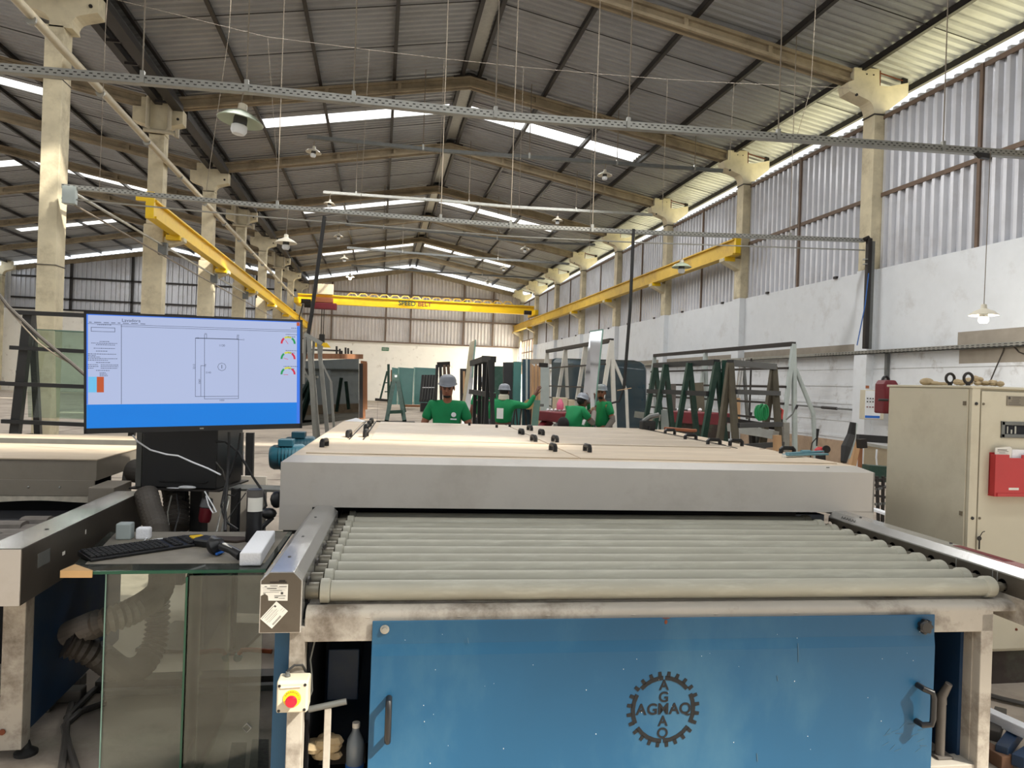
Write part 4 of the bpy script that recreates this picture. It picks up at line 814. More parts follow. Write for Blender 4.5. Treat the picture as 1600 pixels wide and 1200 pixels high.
wf = sub(d2, 'window_frame', M['galv_dk'], MB().box(3.455, 3.80, YQ-.008, YQ, 1.485, 1.505).box(3.455, 3.80, YQ-.008, YQ, 1.415, 1.435).box(3.455, 3.475, YQ-.008, YQ, 1.415, 1.505), bev=.002)
sub(wf, 'window_inside', M['darkin'], MB().box(3.475, 3.8, YQ-.002, YQ, 1.435, 1.487)); sub(wf, 'breaker', M['galv'], MB().box(3.49, 3.497, YQ-.006, YQ-.002, 1.438, 1.478).box(3.515, 3.524, YQ-.006, YQ-.002, 1.438, 1.46).box(3.54, 3.55, YQ-.006, YQ-.002, 1.438, 1.48))
sub(t, 'plinth', M['plinth'], MB().box(3.3, 4.3, YQ+.06, YQ+.6, 0, .2)); sub(d2, 'rust_run', M['rust'], MB().ball((3.6, YQ-.001, .33), .008, 8))
for x, yo in ((3.31, .22), (3.27, .04)):
    sub(t, 'lifting_eye', M['steel_dark'], MB().tube([(x+.028*math.cos(R(a)), YQ+yo, 1.742+.028*math.sin(R(a))) for a in range(-90, 271, 20)], .008, 8).cyl((x, YQ+yo, 1.70), (x, YQ+yo, 1.716), .012, 10), smooth=True)
p = thing('document_pocket', 'red plastic document pocket fixed to the right cabinet door', 'pocket', (3.5, YQ, 1.2))
sub(p, 'back', M['redplastic'], MB().box(3.385, 3.8, YQ-.008, YQ-.001, 1.10, 1.33))
sub(p, 'front', M['redplastic'], MB().prism([(3.385, 1.095), (3.8, 1.095), (3.8, 1.322), (3.555, 1.322), (3.555, 1.304), (3.475, 1.304), (3.475, 1.322), (3.385, 1.322)], 'Y', YQ-.045, YQ-.038), bev=.002)
sub(p, 'side', M['redplastic'], MB().box(3.385, 3.392, YQ-.04, YQ-.004, 1.095, 1.322)); sub(p, 'bottom', M['redplastic'], MB().box(3.385, 3.8, YQ-.045, YQ, 1.088, 1.097).box(3.4, 3.8, YQ-.05, YQ-.044, 1.09, 1.108))
sub(p, 'slot_paper', M['paper'], MB().box(3.475, 3.54, YQ-.0465, YQ-.045, 1.125, 1.138))
n = thing('folded_note', 'creased printed note sticking out of the red pocket', 'paper', (3.43, YQ-.02, 1.3))
sub(n, 'sheet', M['paper'], MB().prism([(3.395, 1.2), (3.50, 1.2), (3.502, 1.358), (3.49, 1.366), (3.396, 1.358)], 'Y', YQ-.03, YQ-.026)); sub(n, 'print', M['print'], MB().box(3.41, 3.47, YQ-.031, YQ-.030, 1.345, 1.349).box(3.41, 3.48, YQ-.031, YQ-.030, 1.338, 1.34).box(3.42, 3.46, YQ-.031, YQ-.030, 1.33, 1.332))
n = thing('white_sheet', 'plain white sheet in the red pocket, right of the note', 'paper', (3.55, YQ-.02, 1.3))
sub(n, 'sheet', M['foam'], MB().box(3.51, 3.75, YQ-.024, YQ-.02, 1.2, 1.35))
g = thing('work_glove', 'dirty tan glove lying on the cabinet top, left', 'glove', (3.36, YQ+.38, 1.70))
sub(g, 'palm', M['cloth'], MB().ball((2.90, YQ+.2, 1.722), .035, 12, (1.3, .8, .7)).ball((2.95, YQ+.2, 1.715), .028, 10, (1.6, .8, .5)), smooth=True)
for i in range(4): sub(g, 'finger', M['cloth'], MB().tube([(2.96, YQ+.17+i*.018, 1.713), (3.0, YQ+.165+i*.02, 1.713), (3.03, YQ+.16+i*.022, 1.708)], .01, 7), smooth=True)
sub(g, 'thumb', M['cloth'], MB().tube([(2.9, YQ+.16, 1.715), (2.93, YQ+.13, 1.712), (2.96, YQ+.12, 1.708)], .01, 7), smooth=True)
for _o in g.children: _o.location = (.42, .22, 0)
g = thing('crumpled_cloth', 'yellowish crumpled cloth on the cabinet top behind the right lifting eye', 'cloth', (3.25, YQ+.15, 1.70))
cb = MB()
for i in range(16): cb.ball((3.30+i*.014, YQ+.16-i*.006+random.uniform(-.02, .02), 1.715+random.uniform(0, .02)*(1.6 if 4 < i < 9 else .5)), .02, 8, (1.1, 1, random.uniform(.5, 1)))
sub(g, 'cloth', M['cloth'], cb, smooth=True)
# floor things at the lower right
f = thing('foam_strip', 'white foam strip lying slanted on the floor, lower right', 'foam strip', (2.9, 2.5, .05))
a, b = at(1535, 1112, 'Z', .12), at(1640, 1160, 'Z', .12)
sub(f, 'strip', M['foam'], MB().bar(a, b, .06, .05), bev=.004)
f = thing('dark_profiles', 'dark blue grey metal offcuts stacked on the floor beside the right leg', 'metal offcuts', (2.9, 2.3, 0))
for i, (u, v, u2, v2) in enumerate(((1552, 1150, 1580, 1135), (1565, 1175, 1600, 1150), (1590, 1190, 1625, 1160))):
    a = at(u, v, 'Z', .08-.015*i); b = a + Vector((.25, .22 - .05*i, 0)); sub(f, 'profile', M['blue_dk'] if i else M['hose_dk'], MB().bar(a, b, .05, .05), bev=.003)
f = thing('brown_block', 'brown brick lying at the foot of the right machine leg', 'brick', (2.6, 2.5, 0)); a = at(1560, 1180, 'Z', .04)
sub(f, 'brick', M['brick'], MB().box(a.x-.03, a.x+.03, a.y-.05, a.y+.08, 0, .06), bev=.003)
f = thing('floor_cable', 'dark cable lying across the floor before the cabinet plinth', 'cable', (3.1, 3.3, 0))
sub(f, 'cable', M['hose_dk'], MB().tube([at(u, v, 'Z', .02) for u, v in ((1530, 1082), (1565, 1092), (1600, 1100), (1660, 1108))], .014, 8), smooth=True)
# ================================================================= LEFT WASHING MACHINE
w = thing('second_washing_machine', 'second glass washer cut by the left edge, steel side beam and padded conveyor', 'machine', (-2, 4.5, 0))
sub(w, 'side_beam', M['inox_dk'], MB().box(-1.41, -1.272, 3.0, 4.42, .738, .95), bev=.003)
sub(w, 'beam_top_plate', M['inox'], MB().box(-1.409, -1.273, 3.002, 4.42, .9501, .9515)); sub(w, 'beam_end_plate', M['hood'], MB().box(-1.408, -1.274, 2.996, 3.0, .74, .948))
sub(w, 'side_beam', M['inox_dk'], MB().box(-3.8, -3.66, 3.0, 4.42, .738, .95), bev=.003)
sub(w, 'tape_patch', M['galv_dk'], MB().box(-1.2715, -1.2705, 3.13, 3.24, .845, .90)); sub(w, 'paper_scrap', M['paper'], MB().box(-1.2715, -1.2705, 3.36, 3.385, .84, .855).box(-1.2715, -1.2705, 3.6, 3.61, .88, .90)); sub(w, 'screw', M['steel_dark'], MB().lathe((-1.33, 3.35, .9515), [(.008, 0), (.008, .002), (0, .003)], 10))
sub(w, 'dust_lump', M['foam'], MB().ball((-1.37, 2.995, .745), .012, 8, (1.4, .5, .6)))
pd = bpy.data.meshes.new('pad')
def padmesh():
    mb = MB(); n = 6
    pts = [(-.052, -.006), (-.045, .012), (-.02, .02), (.02, .021), (.045, .012), (.05, -.006)]
    mb.prism(pts, 'X', 0, .125); return mb
pr0 = None
for r_ in range(8):
    for c_i in range(16):
        x = -1.56 - c_i*.128 - (r_ % 2)*.064; y = 3.25 + r_*.125
        if pr0 is None:
            mb = padmesh(); mb.xf = Matrix.Translation((x, y, .825)); pr0 = sub(w, 'pad', M['pad'], mb, smooth=30); pr0x = (x, y)
        else:
            o = pr0.copy(); COL.objects.link(o); o.location = (x-pr0x[0], y-pr0x[1], random.uniform(-.004, .004)); o.rotation_euler = (random.uniform(-.06, .06)*.2, 0, 0)
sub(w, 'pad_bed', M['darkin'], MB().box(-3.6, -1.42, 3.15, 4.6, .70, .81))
sub(w, 'cover', M['cover_grey'], MB().box(-3.8, -1.575, 4.6, 6.1, .98, 1.102), bev=.004); sub(w, 'cover_top', M['hoodtop'], MB().box(-3.8, -1.57, 4.59, 5.5, 1.1, 1.106)); sub(w, 'cover_top', M['hoodtop'], MB().box(-3.8, -1.3, 5.5, 6.1, 1.1, 1.12)); sub(w, 'top_joint', M['galv_dk'], MB().box(-3.8, -1.3, 5.49, 5.5, 1.105, 1.14))
sub(w, 'lower_flap', M['cover_grey'], MB().box(-3.8, -1.58, 4.588, 4.598, .895, .985), bev=.002)
for i in range(9): sub(w, 'rivet', M['galv'], MB().ball((-1.60-i*.162, 4.587, .945), .006, 8))
fb = MB(); N_ = 60
for i in range(N_):
    x = -3.8 + i*2.22/N_; fb.add([(x, 4.592, .895), (x+.037, 4.592, .895), (x+.037, 4.592, .862+.006*math.sin(i*.4)), (x, 4.592, .862+.006*math.sin((i-1)*.4))], [(0, 1, 2, 3)])
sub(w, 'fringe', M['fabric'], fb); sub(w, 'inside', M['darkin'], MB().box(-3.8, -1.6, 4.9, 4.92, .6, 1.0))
sub(w, 'stop_block', M['cover_grey'], MB().box(-1.565, -1.43, 4.45, 4.75, .86, .965), bev=.004)
sub(w, 'leg', M['frame'], MB().box(-1.475, -1.39, 3.33, 3.41, .05, .74), bev=.003); sub(w, 'foot', M['rubber'], MB().lathe((-1.40, 3.40, 0), [(.045, 0), (.045, .012), (.02, .03), (.012, .06)], 16), smooth=True)
sub(w, 'cross_rail', M['frame'], MB().box(-2.6, -1.475, 3.34, 3.40, .10, .19), bev=.003); sub(w, 'bolt', M['rust'], MB().lathe((-1.46, 3.327, .13), [(.012, 0), (.012, -.006), (0, -.007)], 10, (0, 1, 0)))
sub(w, 'side_panel', M['blue_dk'], MB().prism([(3.41, .10), (4.5, .10), (4.5, .74), (3.41, .74)], 'X', -1.40, -1.395)); sub(w, 'inner', M['darkin'], MB().box(-3.5, -1.45, 3.9, 3.92, .2, .74))
# corrugated hoses
def hose(pts, r, label, mt='hose', n=None, pitch=.024):
    P = [Vector(p) for p in pts]; k = len(P); L = []; # Catmull-Rom resample
    for i in range(k-1):
        p0, p1, p2, p3 = P[max(i-1, 0)], P[i], P[i+1], P[min(i+2, k-1)]; m_ = max(2, int((p2-p1).length/(pitch/2)))
        for j_ in range(m_):
            t_ = j_/m_; L.append(.5*((2*p1) + (p2-p0)*t_ + (2*p0-5*p1+4*p2-p3)*t_*t_ + (3*p1-p0-3*p2+p3)*t_**3))
    L.append(P[-1]); rr = [r*(1.0 if i % 2 else .78) for i in range(len(L))]
    t = thing('corrugated_hose', label, 'hose', L[0], 'corrugated suction hoses')
    return sub(t, 'hose', M[mt], MB().tube(L, rr, 18))
hose([(-1.52, 5.1, .98), (-1.35, 4.92, .985), (-1.22, 4.8, .95), (-1.17, 4.72, .85), (-1.14, 4.62, .7)], .075, 'beige grey corrugated hose leaving the left washer beneath the screen', 'hose')
hose([at(228, 770, 'Y', 4.3), at(236, 800, 'Y', 4.2), at(246, 830, 'Y', 4.1), at(252, 880, 'Y', 3.95), at(252, 915, 'Y', 3.85), at(238, 935, 'Y', 3.75), at(200, 958, 'Y', 3.6), at(150, 975, 'Y', 3.55), at(112, 990, 'Y', 3.7)], .062, 'grey corrugated hose curving down behind the glass table towards the left machine', 'hose')
hose([at(246, 940, 'Y', 4.1), at(246, 975, 'Y', 4.1), at(240, 1010, 'Y', 4.05), at(222, 1040, 'Y', 3.95), at(190, 1048, 'Y', 3.75), at(150, 1022, 'Y', 3.6), at(105, 1006, 'Y', 3.55)], .062, 'dark corrugated hose looping low behind the glass pane', 'hose_dk')
# ================================================================= GLASS TABLE WITH SMALL THINGS
t = thing('glass_table', 'table of clear glass sheets with dusty top beside the conveyor', 'table', (-.7, 3.4, 0))
TZ = .84
sub(t, 'table_top', M['glass_green'], MB().prism([(-1.16, 3.11), (-.42, 3.1), (-.40, 3.85), (-1.25, 3.86)], 'Z', TZ-.012, TZ)); 
te = MB().box(-1.16, -.42, 3.095, 3.105, TZ-.012, TZ); sub(t, 'top_edge', M['glass_edge'], te)
sub(t, 'tabletop_film', mat('dust_film', (128, 122, 110), .7, var=.2, scale=8), MB().prism([(-1.13, 3.21), (-.44, 3.20), (-.42, 3.84), (-1.22, 3.85)], 'Z', TZ, TZ+.0006))
sub(t, 'pane', M['glass'], MB().box(-1.02, -.70, 3.12, 3.128, 0, TZ-.013)); sub(t, 'pane', M['glass'], MB().box(-.70, -.42, 3.06, 3.068, 0, TZ-.013))
sub(t, 'pane_edge', M['glass_edge'], MB().box(-.716, -.708, 3.07, 3.08, 0, TZ-.02)); sub(t, 'pane_edge', M['edge'], MB().box(-1.022, -1.018, 3.115, 3.12, 0, TZ-.013))
sub(t, 'pane', M['glass'], MB().box(-.715, -.707, 3.08, 3.8, 0, TZ-.013)); sub(t, 'pane', M['glass_yel'], MB().box(-.66, -.655, 3.07, 3.7, 0, TZ-.013))
sub(t, 'glass_mark', M['paper'], MB().bar(dep(379, 1137, 2.93), dep(386, 1130, 2.93), .008, .001).bar(dep(386, 1130, 2.93), dep(393, 1137, 2.93), .008, .001).bar(dep(393, 1137, 2.93), dep(386, 1144, 2.93), .008, .001).bar(dep(386, 1144, 2.93), dep(379, 1137, 2.93), .008, .001))
k = thing('keyboard', 'black computer keyboard on the glass table', 'keyboard', (-.93, 3.44, TZ))
fr_ = frame((-1.15, 3.235, TZ), (.37, .33, 0), (-.06, .11, 0)); 
ka, kb2 = Vector((-1.12, 3.235, TZ)), Vector((-.74, 3.55, TZ)); du = (kb2-ka).normalized(); dv = Vector((-du.y, du.x, 0)); 
fx = Matrix((du, dv, Vector((0, 0, 1)))).transposed().to_4x4(); fx.translation = ka
sub(k, 'body', M['black2'], MB(fx).prism([(0, .002), (.135, .002), (.135, .026), (0, .014)], 'X', 0, .46), bev=.003)
kc = None
for r_ in range(6):
    for c_i in range(21):
        if c_i in (15, 18) : continue
        x = .008 + c_i*.0213; y = .010 + r_*.0200; z = .0155 + y*.089
        if kc is None: kc = sub(k, 'key', M['rubber'], MB(fx).prism([(x, y), (x+.0165, y), (x+.0165, y+.0155), (x, y+.0155)], 'Z', z, z+.0065)); kx = (x, y, z)
        else:
            o = kc.copy(); COL.objects.link(o); dd = fx.to_3x3() @ Vector((x-kx[0], y-kx[1], z-kx[2])); o.location = kc.location + dd
s = thing('barcode_scanner', 'black handheld barcode scanner with white label lying on its side', 'scanner', (-.68, 3.45, TZ))
sub(s, 'head', M['black2'], MB().lathe(at(338, 852, 'Z', TZ+.04), [(.018, -.03), (.03, -.028), (.044, -.01), (.046, .0), (.03, .01), (.02, .03)], 20, (1, -.35, .55)), smooth=True)
p0, p1 = at(346, 853, 'Z', TZ+.05), at(376, 868, 'Z', TZ+.025)
sub(s, 'grip', M['black2'], MB().tube([p0, p0.lerp(p1, .5)+Vector((0, 0, .004)), p1], [.018, .017, .022], 14), smooth=True); sub(s, 'white_label', M['paper'], MB().bar(p0.lerp(p1, .12)+Vector((0, -.004, .017)), p0.lerp(p1, .6)+Vector((0, -.004, .017)), .014, .004))
sub(s, 'blue_trigger', M['blueshell'], MB().bar(at(338, 866, 'Z', TZ+.012), at(352, 860, 'Z', TZ+.012), .012, .01), bev=.003); sub(s, 'cradle', M['black2'], MB().prism([(-.80, 3.52), (-.70, 3.46), (-.66, 3.52), (-.76, 3.60)], 'Z', TZ+.002, TZ+.04), bev=.012)
r_ = thing('dark_cloth', 'dark brown cloth lying behind the scanner', 'cloth', (-.62, 3.65, TZ)); sub(r_, 'cloth', mat('brown_felt', (58, 48, 42), .95, var=.2), MB().prism([(-.76, 3.70), (-.60, 3.68), (-.57, 3.62), (-.62, 3.58), (-.68, 3.6)], 'Z', TZ+.001, TZ+.012), bev=.004)
b_ = thing('foam_block', 'long white foam block on the table beside the stainless rail', 'foam block', (-.5, 3.4, TZ))
a, b = at(391, 874, 'Z', TZ+.03), at(415, 838, 'Z', TZ+.03)
sub(b_, 'block', M['foam'], MB().bar(a-Vector((0, .0, 0)), b, .085, .055), bev=.006)
b_ = thing('black_wrapped_tube', 'upright black wrapped tube with white label on the glass table', 'tube', (-.54, 3.68, TZ)); c = at(396, 846, 'Z', TZ)
sub(b_, 'tube', M['black2'], MB().lathe(c, [(.036, 0), (.038, .02), (.035, .1), (.037, .2), (.036, .235), (.033, .245), (.0, .24)], 22), smooth=True)
sub(b_, 'grey_cap_band', mat('grey_tape', (90, 86, 84), .6), MB().lathe(c+Vector((0, 0, .212)), [(.0375, 0), (.0375, .03)], 22), smooth=True)
sub(b_, 'label', M['paper'], MB().add([c+Vector((.0385*math.sin(R(a)), -.0385*math.cos(R(a)), z)) for a in range(-45, 76, 15) for z in (.145, .21)], [(2*i, 2*i+2, 2*i+3, 2*i+1) for i in range(8)]), smooth=True)
a_ = thing('power_adapters', 'pair of pale plug adapters with white cable on the glass table', 'adapter', (-1.1, 3.7, TZ))
sub(a_, 'grey_adapter', M['paleblue'], MB().box(-1.165, -1.10, 3.66, 3.72, TZ, TZ+.075), bev=.006); sub(a_, 'white_adapter', M['foam'], MB().box(-1.08, -1.02, 3.66, 3.71, TZ, TZ+.055), bev=.008)
sub(a_, 'cable', M['foam'], MB().tube([(-1.03, 3.66, TZ+.01), (-1.02, 3.55, TZ+.005), (-1.06, 3.42, TZ+.004), (-1.11, 3.44, TZ+.004), (-1.07, 3.56, TZ+.004), (-.98, 3.66, TZ+.006), (-.92, 3.68, TZ+.006)], .0025, 6), smooth=True)
a_ = thing('mobile_phone', 'dark phone with yellow case corner on the glass table', 'phone', (-.88, 3.74, TZ)); sub(a_, 'body', M['black2'], MB().bar(at(266, 843, 'Z', TZ+.008), at(316, 838, 'Z', TZ+.008), .075, .012), bev=.003)
sub(a_, 'yellow_case', M['yellow'], MB().bar(at(298, 840, 'Z', TZ+.014), at(318, 838, 'Z', TZ+.014), .05, .012), bev=.004); sub(a_, 'white_rim', M['foam'], MB().bar(at(266, 846, 'Z', TZ+.006), at(306, 843, 'Z', TZ+.006), .008, .01))
a_ = thing('cardboard_corner', 'cardboard corner protector on the front left table corner', 'cardboard', (-1.12, 3.13, TZ)); sub(a_, 'corner', M['card'], MB().prism([(-1.175, 3.095), (-1.06, 3.09), (-1.16, 3.19)], 'Z', TZ+.001, TZ+.006).prism([(-1.175, 3.09), (-1.06, 3.085), (-1.06, 3.092), (-1.175, 3.097)], 'Z', TZ-.022, TZ+.006))
# ================================================================= SCREEN AND PC
sv = thing('flat_screen', 'large flat screen showing a blue white machine drawing, left of the washer', 'screen', (-1.06, 4.75, 1.25))
BL, BR, TL, TR = dep(131, 678, 3.8), dep(472, 669, 4.3), dep(131, 486, 3.8), dep(475, 501, 4.3)
zb_, zt_ = (BL.z+BR.z)/2+.0, (TL.z+TR.z)/2
ex = (BR-BL); Wd = ex.length; ex.normalize(); ez = Vector((0, 0, 1)); ez = (ez - ex*ez.dot(ex)).normalized(); ey = ez.cross(ex)
SF = Matrix((ex, ey, ez)).transposed().to_4x4(); SF.translation = BL; Hh = ((TL-BL).length + (TR-BR).length)/2
sub(sv, 'housing', M['black2'], MB(SF).box(0, Wd, 0, .035, 0, Hh), bev=.004); sub(sv, 'bezel', M['black'], MB(SF).box(0, Wd, -.004, 0, 0, .028).box(0, Wd, -.004, 0, Hh-.012, Hh).box(0, .012, -.004, 0, 0, Hh).box(Wd-.014, Wd, -.004, 0, 0, Hh))
sub(sv, 'maker_badge', M['galv'], MB(SF).box(Wd*.5, Wd*.5+.02, -.0055, -.004, .01, .017))
E1 = emat('screen_white', (176, 188, 222), .85); E2 = emat('screen_blue', (10, 124, 220), .85); E3 = emat('screen_line', (52, 60, 78), .85); E4 = emat('screen_green', (30, 150, 80), .85); E5 = emat('screen_yellow', (206, 206, 70), .85); E6 = emat('screen_red', (206, 40, 70), .85); E7 = emat('screen_cyan', (110, 190, 232), .85); E8 = emat('screen_brown', (188, 84, 44), .85); E9 = emat('screen_edge_blue', (60, 120, 230), .85)
sx0, sx1, sz0, sz1 = .012, Wd-.014, .028, Hh-.012; SW, SH = sx1-sx0, sz1-sz0
def scr(parent, name, m_, rects, y=-.0012, dy=.0006):
    mb = MB(SF)
    for a, b, c, d in rects: mb.box(sx0+a*SW, sx0+b*SW, y-dy, y, sz0+(1-d)*SH, sz0+(1-c)*SH)
    return sub(parent, name, m_, mb)
pic = scr(sv, 'display', E1, [(0, 1, 0, .792)]); scr(pic, 'blue_band', E2, [(0, .984, .792, 1)]); scr(pic, 'edge_glow', E9, [(0, .006, 0, .79), (0, 1, 0, .008), (.984, 1, .02, 1)], y=-.0019)
ln_ = [(.006, .984, .082, .085), (.145, .984, .098, .101), (.147, .149, .085, .79)]
# drawing
def L_(x0, y0, x1, y1, t=.0018): return (min(x0, x1)-t*.5, max(x0, x1)+t*.5, min(y0, y1)-t, max(y0, y1)+t)
ln_ += [L_(.523, .185, .523, .727), L_(.687, .19, .687, .727), L_(.48, .185, .48, .727), L_(.506, .44, .506, .727), L_(.48, .727, .687, .727), L_(.523, .75, .687, .75), L_(.523, .727, .523, .75), L_(.687, .727, .687, .75), L_(.48, .185, .687, .188), L_(.506, .44, .523, .44), L_(.687, .19, .705, .19), L_(.523, .15, .523, .185), L_(.533, .15, .533, .185), L_(.68, .155, .68, .19), L_(.687, .155, .687, .19)]
ln_ += [L_(.02, .115, .12, .115), L_(.02, .15, .12, .15), L_(.02, .115, .02, .15), L_(.12, .115, .12, .15)]
scr(pic, 'drawing_lines', E3, ln_, y=-.0019)
random.seed(3); tx = []
for (x0, x1, y0) in ((.045, .105, .088), (.055, .1, .235), (.02, .13, .25), (.04, .12, .264), (.03, .12, .295), (.04, .09, .32), (.006, .125, .345), (.006, .04, .358), (.006, .06, .372), (.006, .13, .385), (.006, .09, .4), (.04, .1, .42), (.006, .05, .44), (.06, .135, .44), (.006, .05, .455), (.06, .135, .455), (.006, .03, .47), (.06, .13, .47), (.04, .1, .49), (.055, .08, .51), (.055, .09, .523), (.055, .09, .536), (.925, .985, .125), (.935, .975, .147), (.925, .985, .282), (.937, .975, .305), (.915, .988, .437), (.94, .97, .46)):
    x = x0
    while x < x1-.003:
        w_ = random.uniform(.003, .009); tx.append((x, min(x+w_, x1), y0, y0+.005)); x += w_+.0022
x = .01
for w_ in (.012, .03, .022, .018, .012, .026, .03, .022): tx.append((x, x+w_, .068, .073)); x += w_+.01
for i in range(4): tx.append((.955+i*.009, .96+i*.009, .06, .068))
scr(pic, 'small_print', E3, tx, y=-.0019)['kind'] = 'stuff'
def stext(body, x, y, s_, rot=0, mt_=E3):
    o_ = SF @ Vector((sx0+x*SW, -.0022, sz0+(1-y)*SH)); a = R(rot); text(body, s_, frame(o_, ex*math.cos(a)+ez*math.sin(a), ez*math.cos(a)-ex*math.sin(a)), mt_, pic, 'screen_text', ext=.0001)
stext('Lavadora', .19, .045, .024); stext('1120', .606, .25, .016); stext('2140', .541, .505, .014); stext('1050', .606, .765, .013); stext('2212', .474, .45, .014, 90); stext('1060', .5, .59, .014, 90); stext('146', .527, .44, .012, 90); stext('50', .528, .145, .012); stext('50', .684, .15, .012); stext('12', .49, .185, .012); stext('12', .71, .19, .012); stext('1', .606, .45, .03)
def arcband(parent, m_, cx, cy, r0, r1, a0, a1, nm='gauge_arc'):
    mb = MB(SF); n = 8; P_ = []
    for i in range(n+1):
        a = R(a0+(a1-a0)*i/n); P_.append((sx0+cx*SW+r0*math.cos(a), sz0+(1-cy)*SH+r0*math.sin(a)))
    for i in range(n+1):
        a = R(a1-(a1-a0)*i/n); P_.append((sx0+cx*SW+r1*math.cos(a), sz0+(1-cy)*SH+r1*math.sin(a)))
    for i in range(n):
        A, B, C_, D_ = P_[i], P_[i+1], P_[2*n-i], P_[2*n+1-i]; mb.quad((A[0], -.0019, A[1]), (B[0], -.0019, B[1]), (C_[0], -.0019, C_[1]), (D_[0], -.0019, D_[1]))
    sub(parent, nm, m_, mb)
arcband(pic, E3, .606, .45, .0205, .0225, 0, 360, 'number_circle')
for i, cy in enumerate((.215, .365, .515)):
    cs = (E6, E5, E4) if i == 0 else (E4, E5, E6)
    arcband(pic, cs[0], .938, cy, .031, .042, 128, 182); arcband(pic, cs[1], .938, cy, .031, .042, 62, 122); arcband(pic, cs[2], .938, cy, .031, .042, -2, 56)
    a = R((125, 165, 178)[i]); o_ = (sx0+.938*SW, sz0+(1-cy-.005)*SH)
    sub(pic, 'gauge_needle', E6, MB(SF).bar((o_[0], -.0021, o_[1]), (o_[0]+.026*math.cos(a), -.0021, o_[1]+.026*math.sin(a)), .0025, .0004, (0, 1, 0)))
scr(pic, 'cyan_block', E7, [(.008, .043, .548, .685)], y=-.0019); scr(pic, 'brown_block', E8, [(.043, .073, .548, .685)], y=-.0019); scr(pic, 'close_mark', E8, [(.982, .998, .004, .04)], y=-.0021)
sub(sv, 'wall_mount', M['steel_dark'], MB(SF).box(Wd*.4, Wd*.6, .035, .09, .15, .45)); sub(sv, 'mount_pole', M['steel_dark'], MB().box(-1.04, -.98, 4.4, 4.44, 1.35, 1.7))
pc = thing('computer_case', 'black computer case standing on the shelf under the screen', 'computer', (-1.1, 4.4, .95))
PX = Matrix.Rotation(-.179, 4, 'Z'); A = dep(220, 765, 4.25); PX.translation = Vector((A.x, A.y, .955))
sub(pc, 'case', M['black2'], MB(PX).box(0, .432, 0, .40, 0, .44), bev=.006); sub(pc, 'grey_side', mat('grey_case_side', (84, 84, 80), .5), MB(PX).box(-.035, -.002, .0, .4, 0, .44), bev=.003); sub(pc, 'front_vent', M['black'], MB(PX).tube([(.10, -.003, .045), (.11, -.003, .035), (.37, -.003, .035), (.385, -.003, .045)], .006, 6))
sh = thing('screen_stand', 'dark metal stand with shelf plate carrying the computer case', 'stand', (-1.0, 4.4, 0))
sub(sh, 'shelf_plate', M['steel_dark'], MB(PX).box(-.06, .46, -.02, .45, -.012, -.002)); sub(sh, 'shelf_plate', M['galv_dk'], MB(PX).box(.46, .78, .1, .28, -.02, -.006))
sub(sh, 'post', M['black'], MB(PX).box(.50, .54, .05, .1, -.95, .0)); sub(sh, 'post', M['rackblk'], MB(PX).box(.2, .27, .2, .3, -.95, -.012)); sub(sh, 'cabinet_back', M['hood'], MB(PX).box(.02, .52, .6, .63, -.9, .0)); sub(sh, 'dark_side', M['black'], MB(PX).box(.08, .19, .15, .2, -.6, -.02))
sub(sh, 'base_plate', M['steel_dark'], MB(PX).box(.0, .6, .0, .5, -.95, -.93))
k = thing('mouse', 'small white mouse on the shelf edge below the computer case', 'mouse', (-.95, 4.3, .95)); sub(k, 'body', M['foam'], MB(PX).ball((.27, -.008, .008), .035, 12, (1.5, .7, .3)).ball((.2, -.012, .002), .03, 10, (1.6, .5, .12)), smooth=True)
k = thing('red_plug', 'red industrial plug socket under the shelf', 'socket', dep(320, 790, 4.3)); c = dep(321, 802, 4.3)
sub(k, 'plug', M['maroon'], MB().lathe(c, [(.03, -.05), (.036, -.03), (.036, .03), (.03, .035)], 16, (.1, 0, 1)), smooth=True); sub(k, 'socket', mat('socket_grey', (110, 110, 112), .5), MB().lathe(c, [(.034, .035), (.038, .04), (.03, .085), (.02, .09)], 16, (.1, 0, 1)), smooth=True)
cabs = (([(337, 690), (352, 690), (372, 705), (395, 745), (412, 770), (416, 790), (408, 800), (400, 812)], .007, 'black'), ([(358, 675), (358, 700), (356, 740), (352, 790), (352, 830)], .009, 'black'), ([(376, 676), (372, 700), (362, 735), (352, 760), (346, 790), (352, 815), (372, 828)], .007, 'black'),
        ([(337, 722), (348, 735), (352, 750)], .004, 'hose_dk'), ([(320, 768), (333, 790), (338, 800), (333, 802), (326, 790), (322, 775)], .004, 'foam'), ([(268, 775), (262, 800), (264, 832)], .004, 'galv'), ([(276, 772), (280, 800), (272, 832)], .005, 'black'), ([(352, 776), (345, 800), (338, 832)], .005, 'galv'), ([(358, 776), (352, 805), (346, 832)], .005, 'galv'),
        ([(384, 770), (370, 790), (355, 812), (362, 826)], .003, 'black'), ([(350, 772), (366, 775), (372, 766), (362, 763)], .004, 'black'))
t = thing('cable_tangle', 'tangle of black and white cables hanging from the screen and shelf', 'cables', dep(355, 740, 4.25))
for pts, r_, m_ in cabs: sub(t, 'cable', M[m_], MB().tube([dep(u, v, 4.22-.25*max(0, (v-770))/60) for u, v in pts], r_, 7), smooth=True)
t = thing('white_cable', 'white cable looping across the front of the computer case', 'cable', dep(270, 710, 4.05)); sub(t, 'cable', M['foam'], MB().tube([dep(u, v, 4.02) for u, v in ((207, 680), (215, 690), (235, 703), (260, 710), (278, 712), (300, 722), (325, 732), (345, 742))], .0045, 7), smooth=True)
t = thing('thick_cable', 'twisted cable running down diagonally in front of the dark rack, far left', 'cable', dep(60, 530, 5))
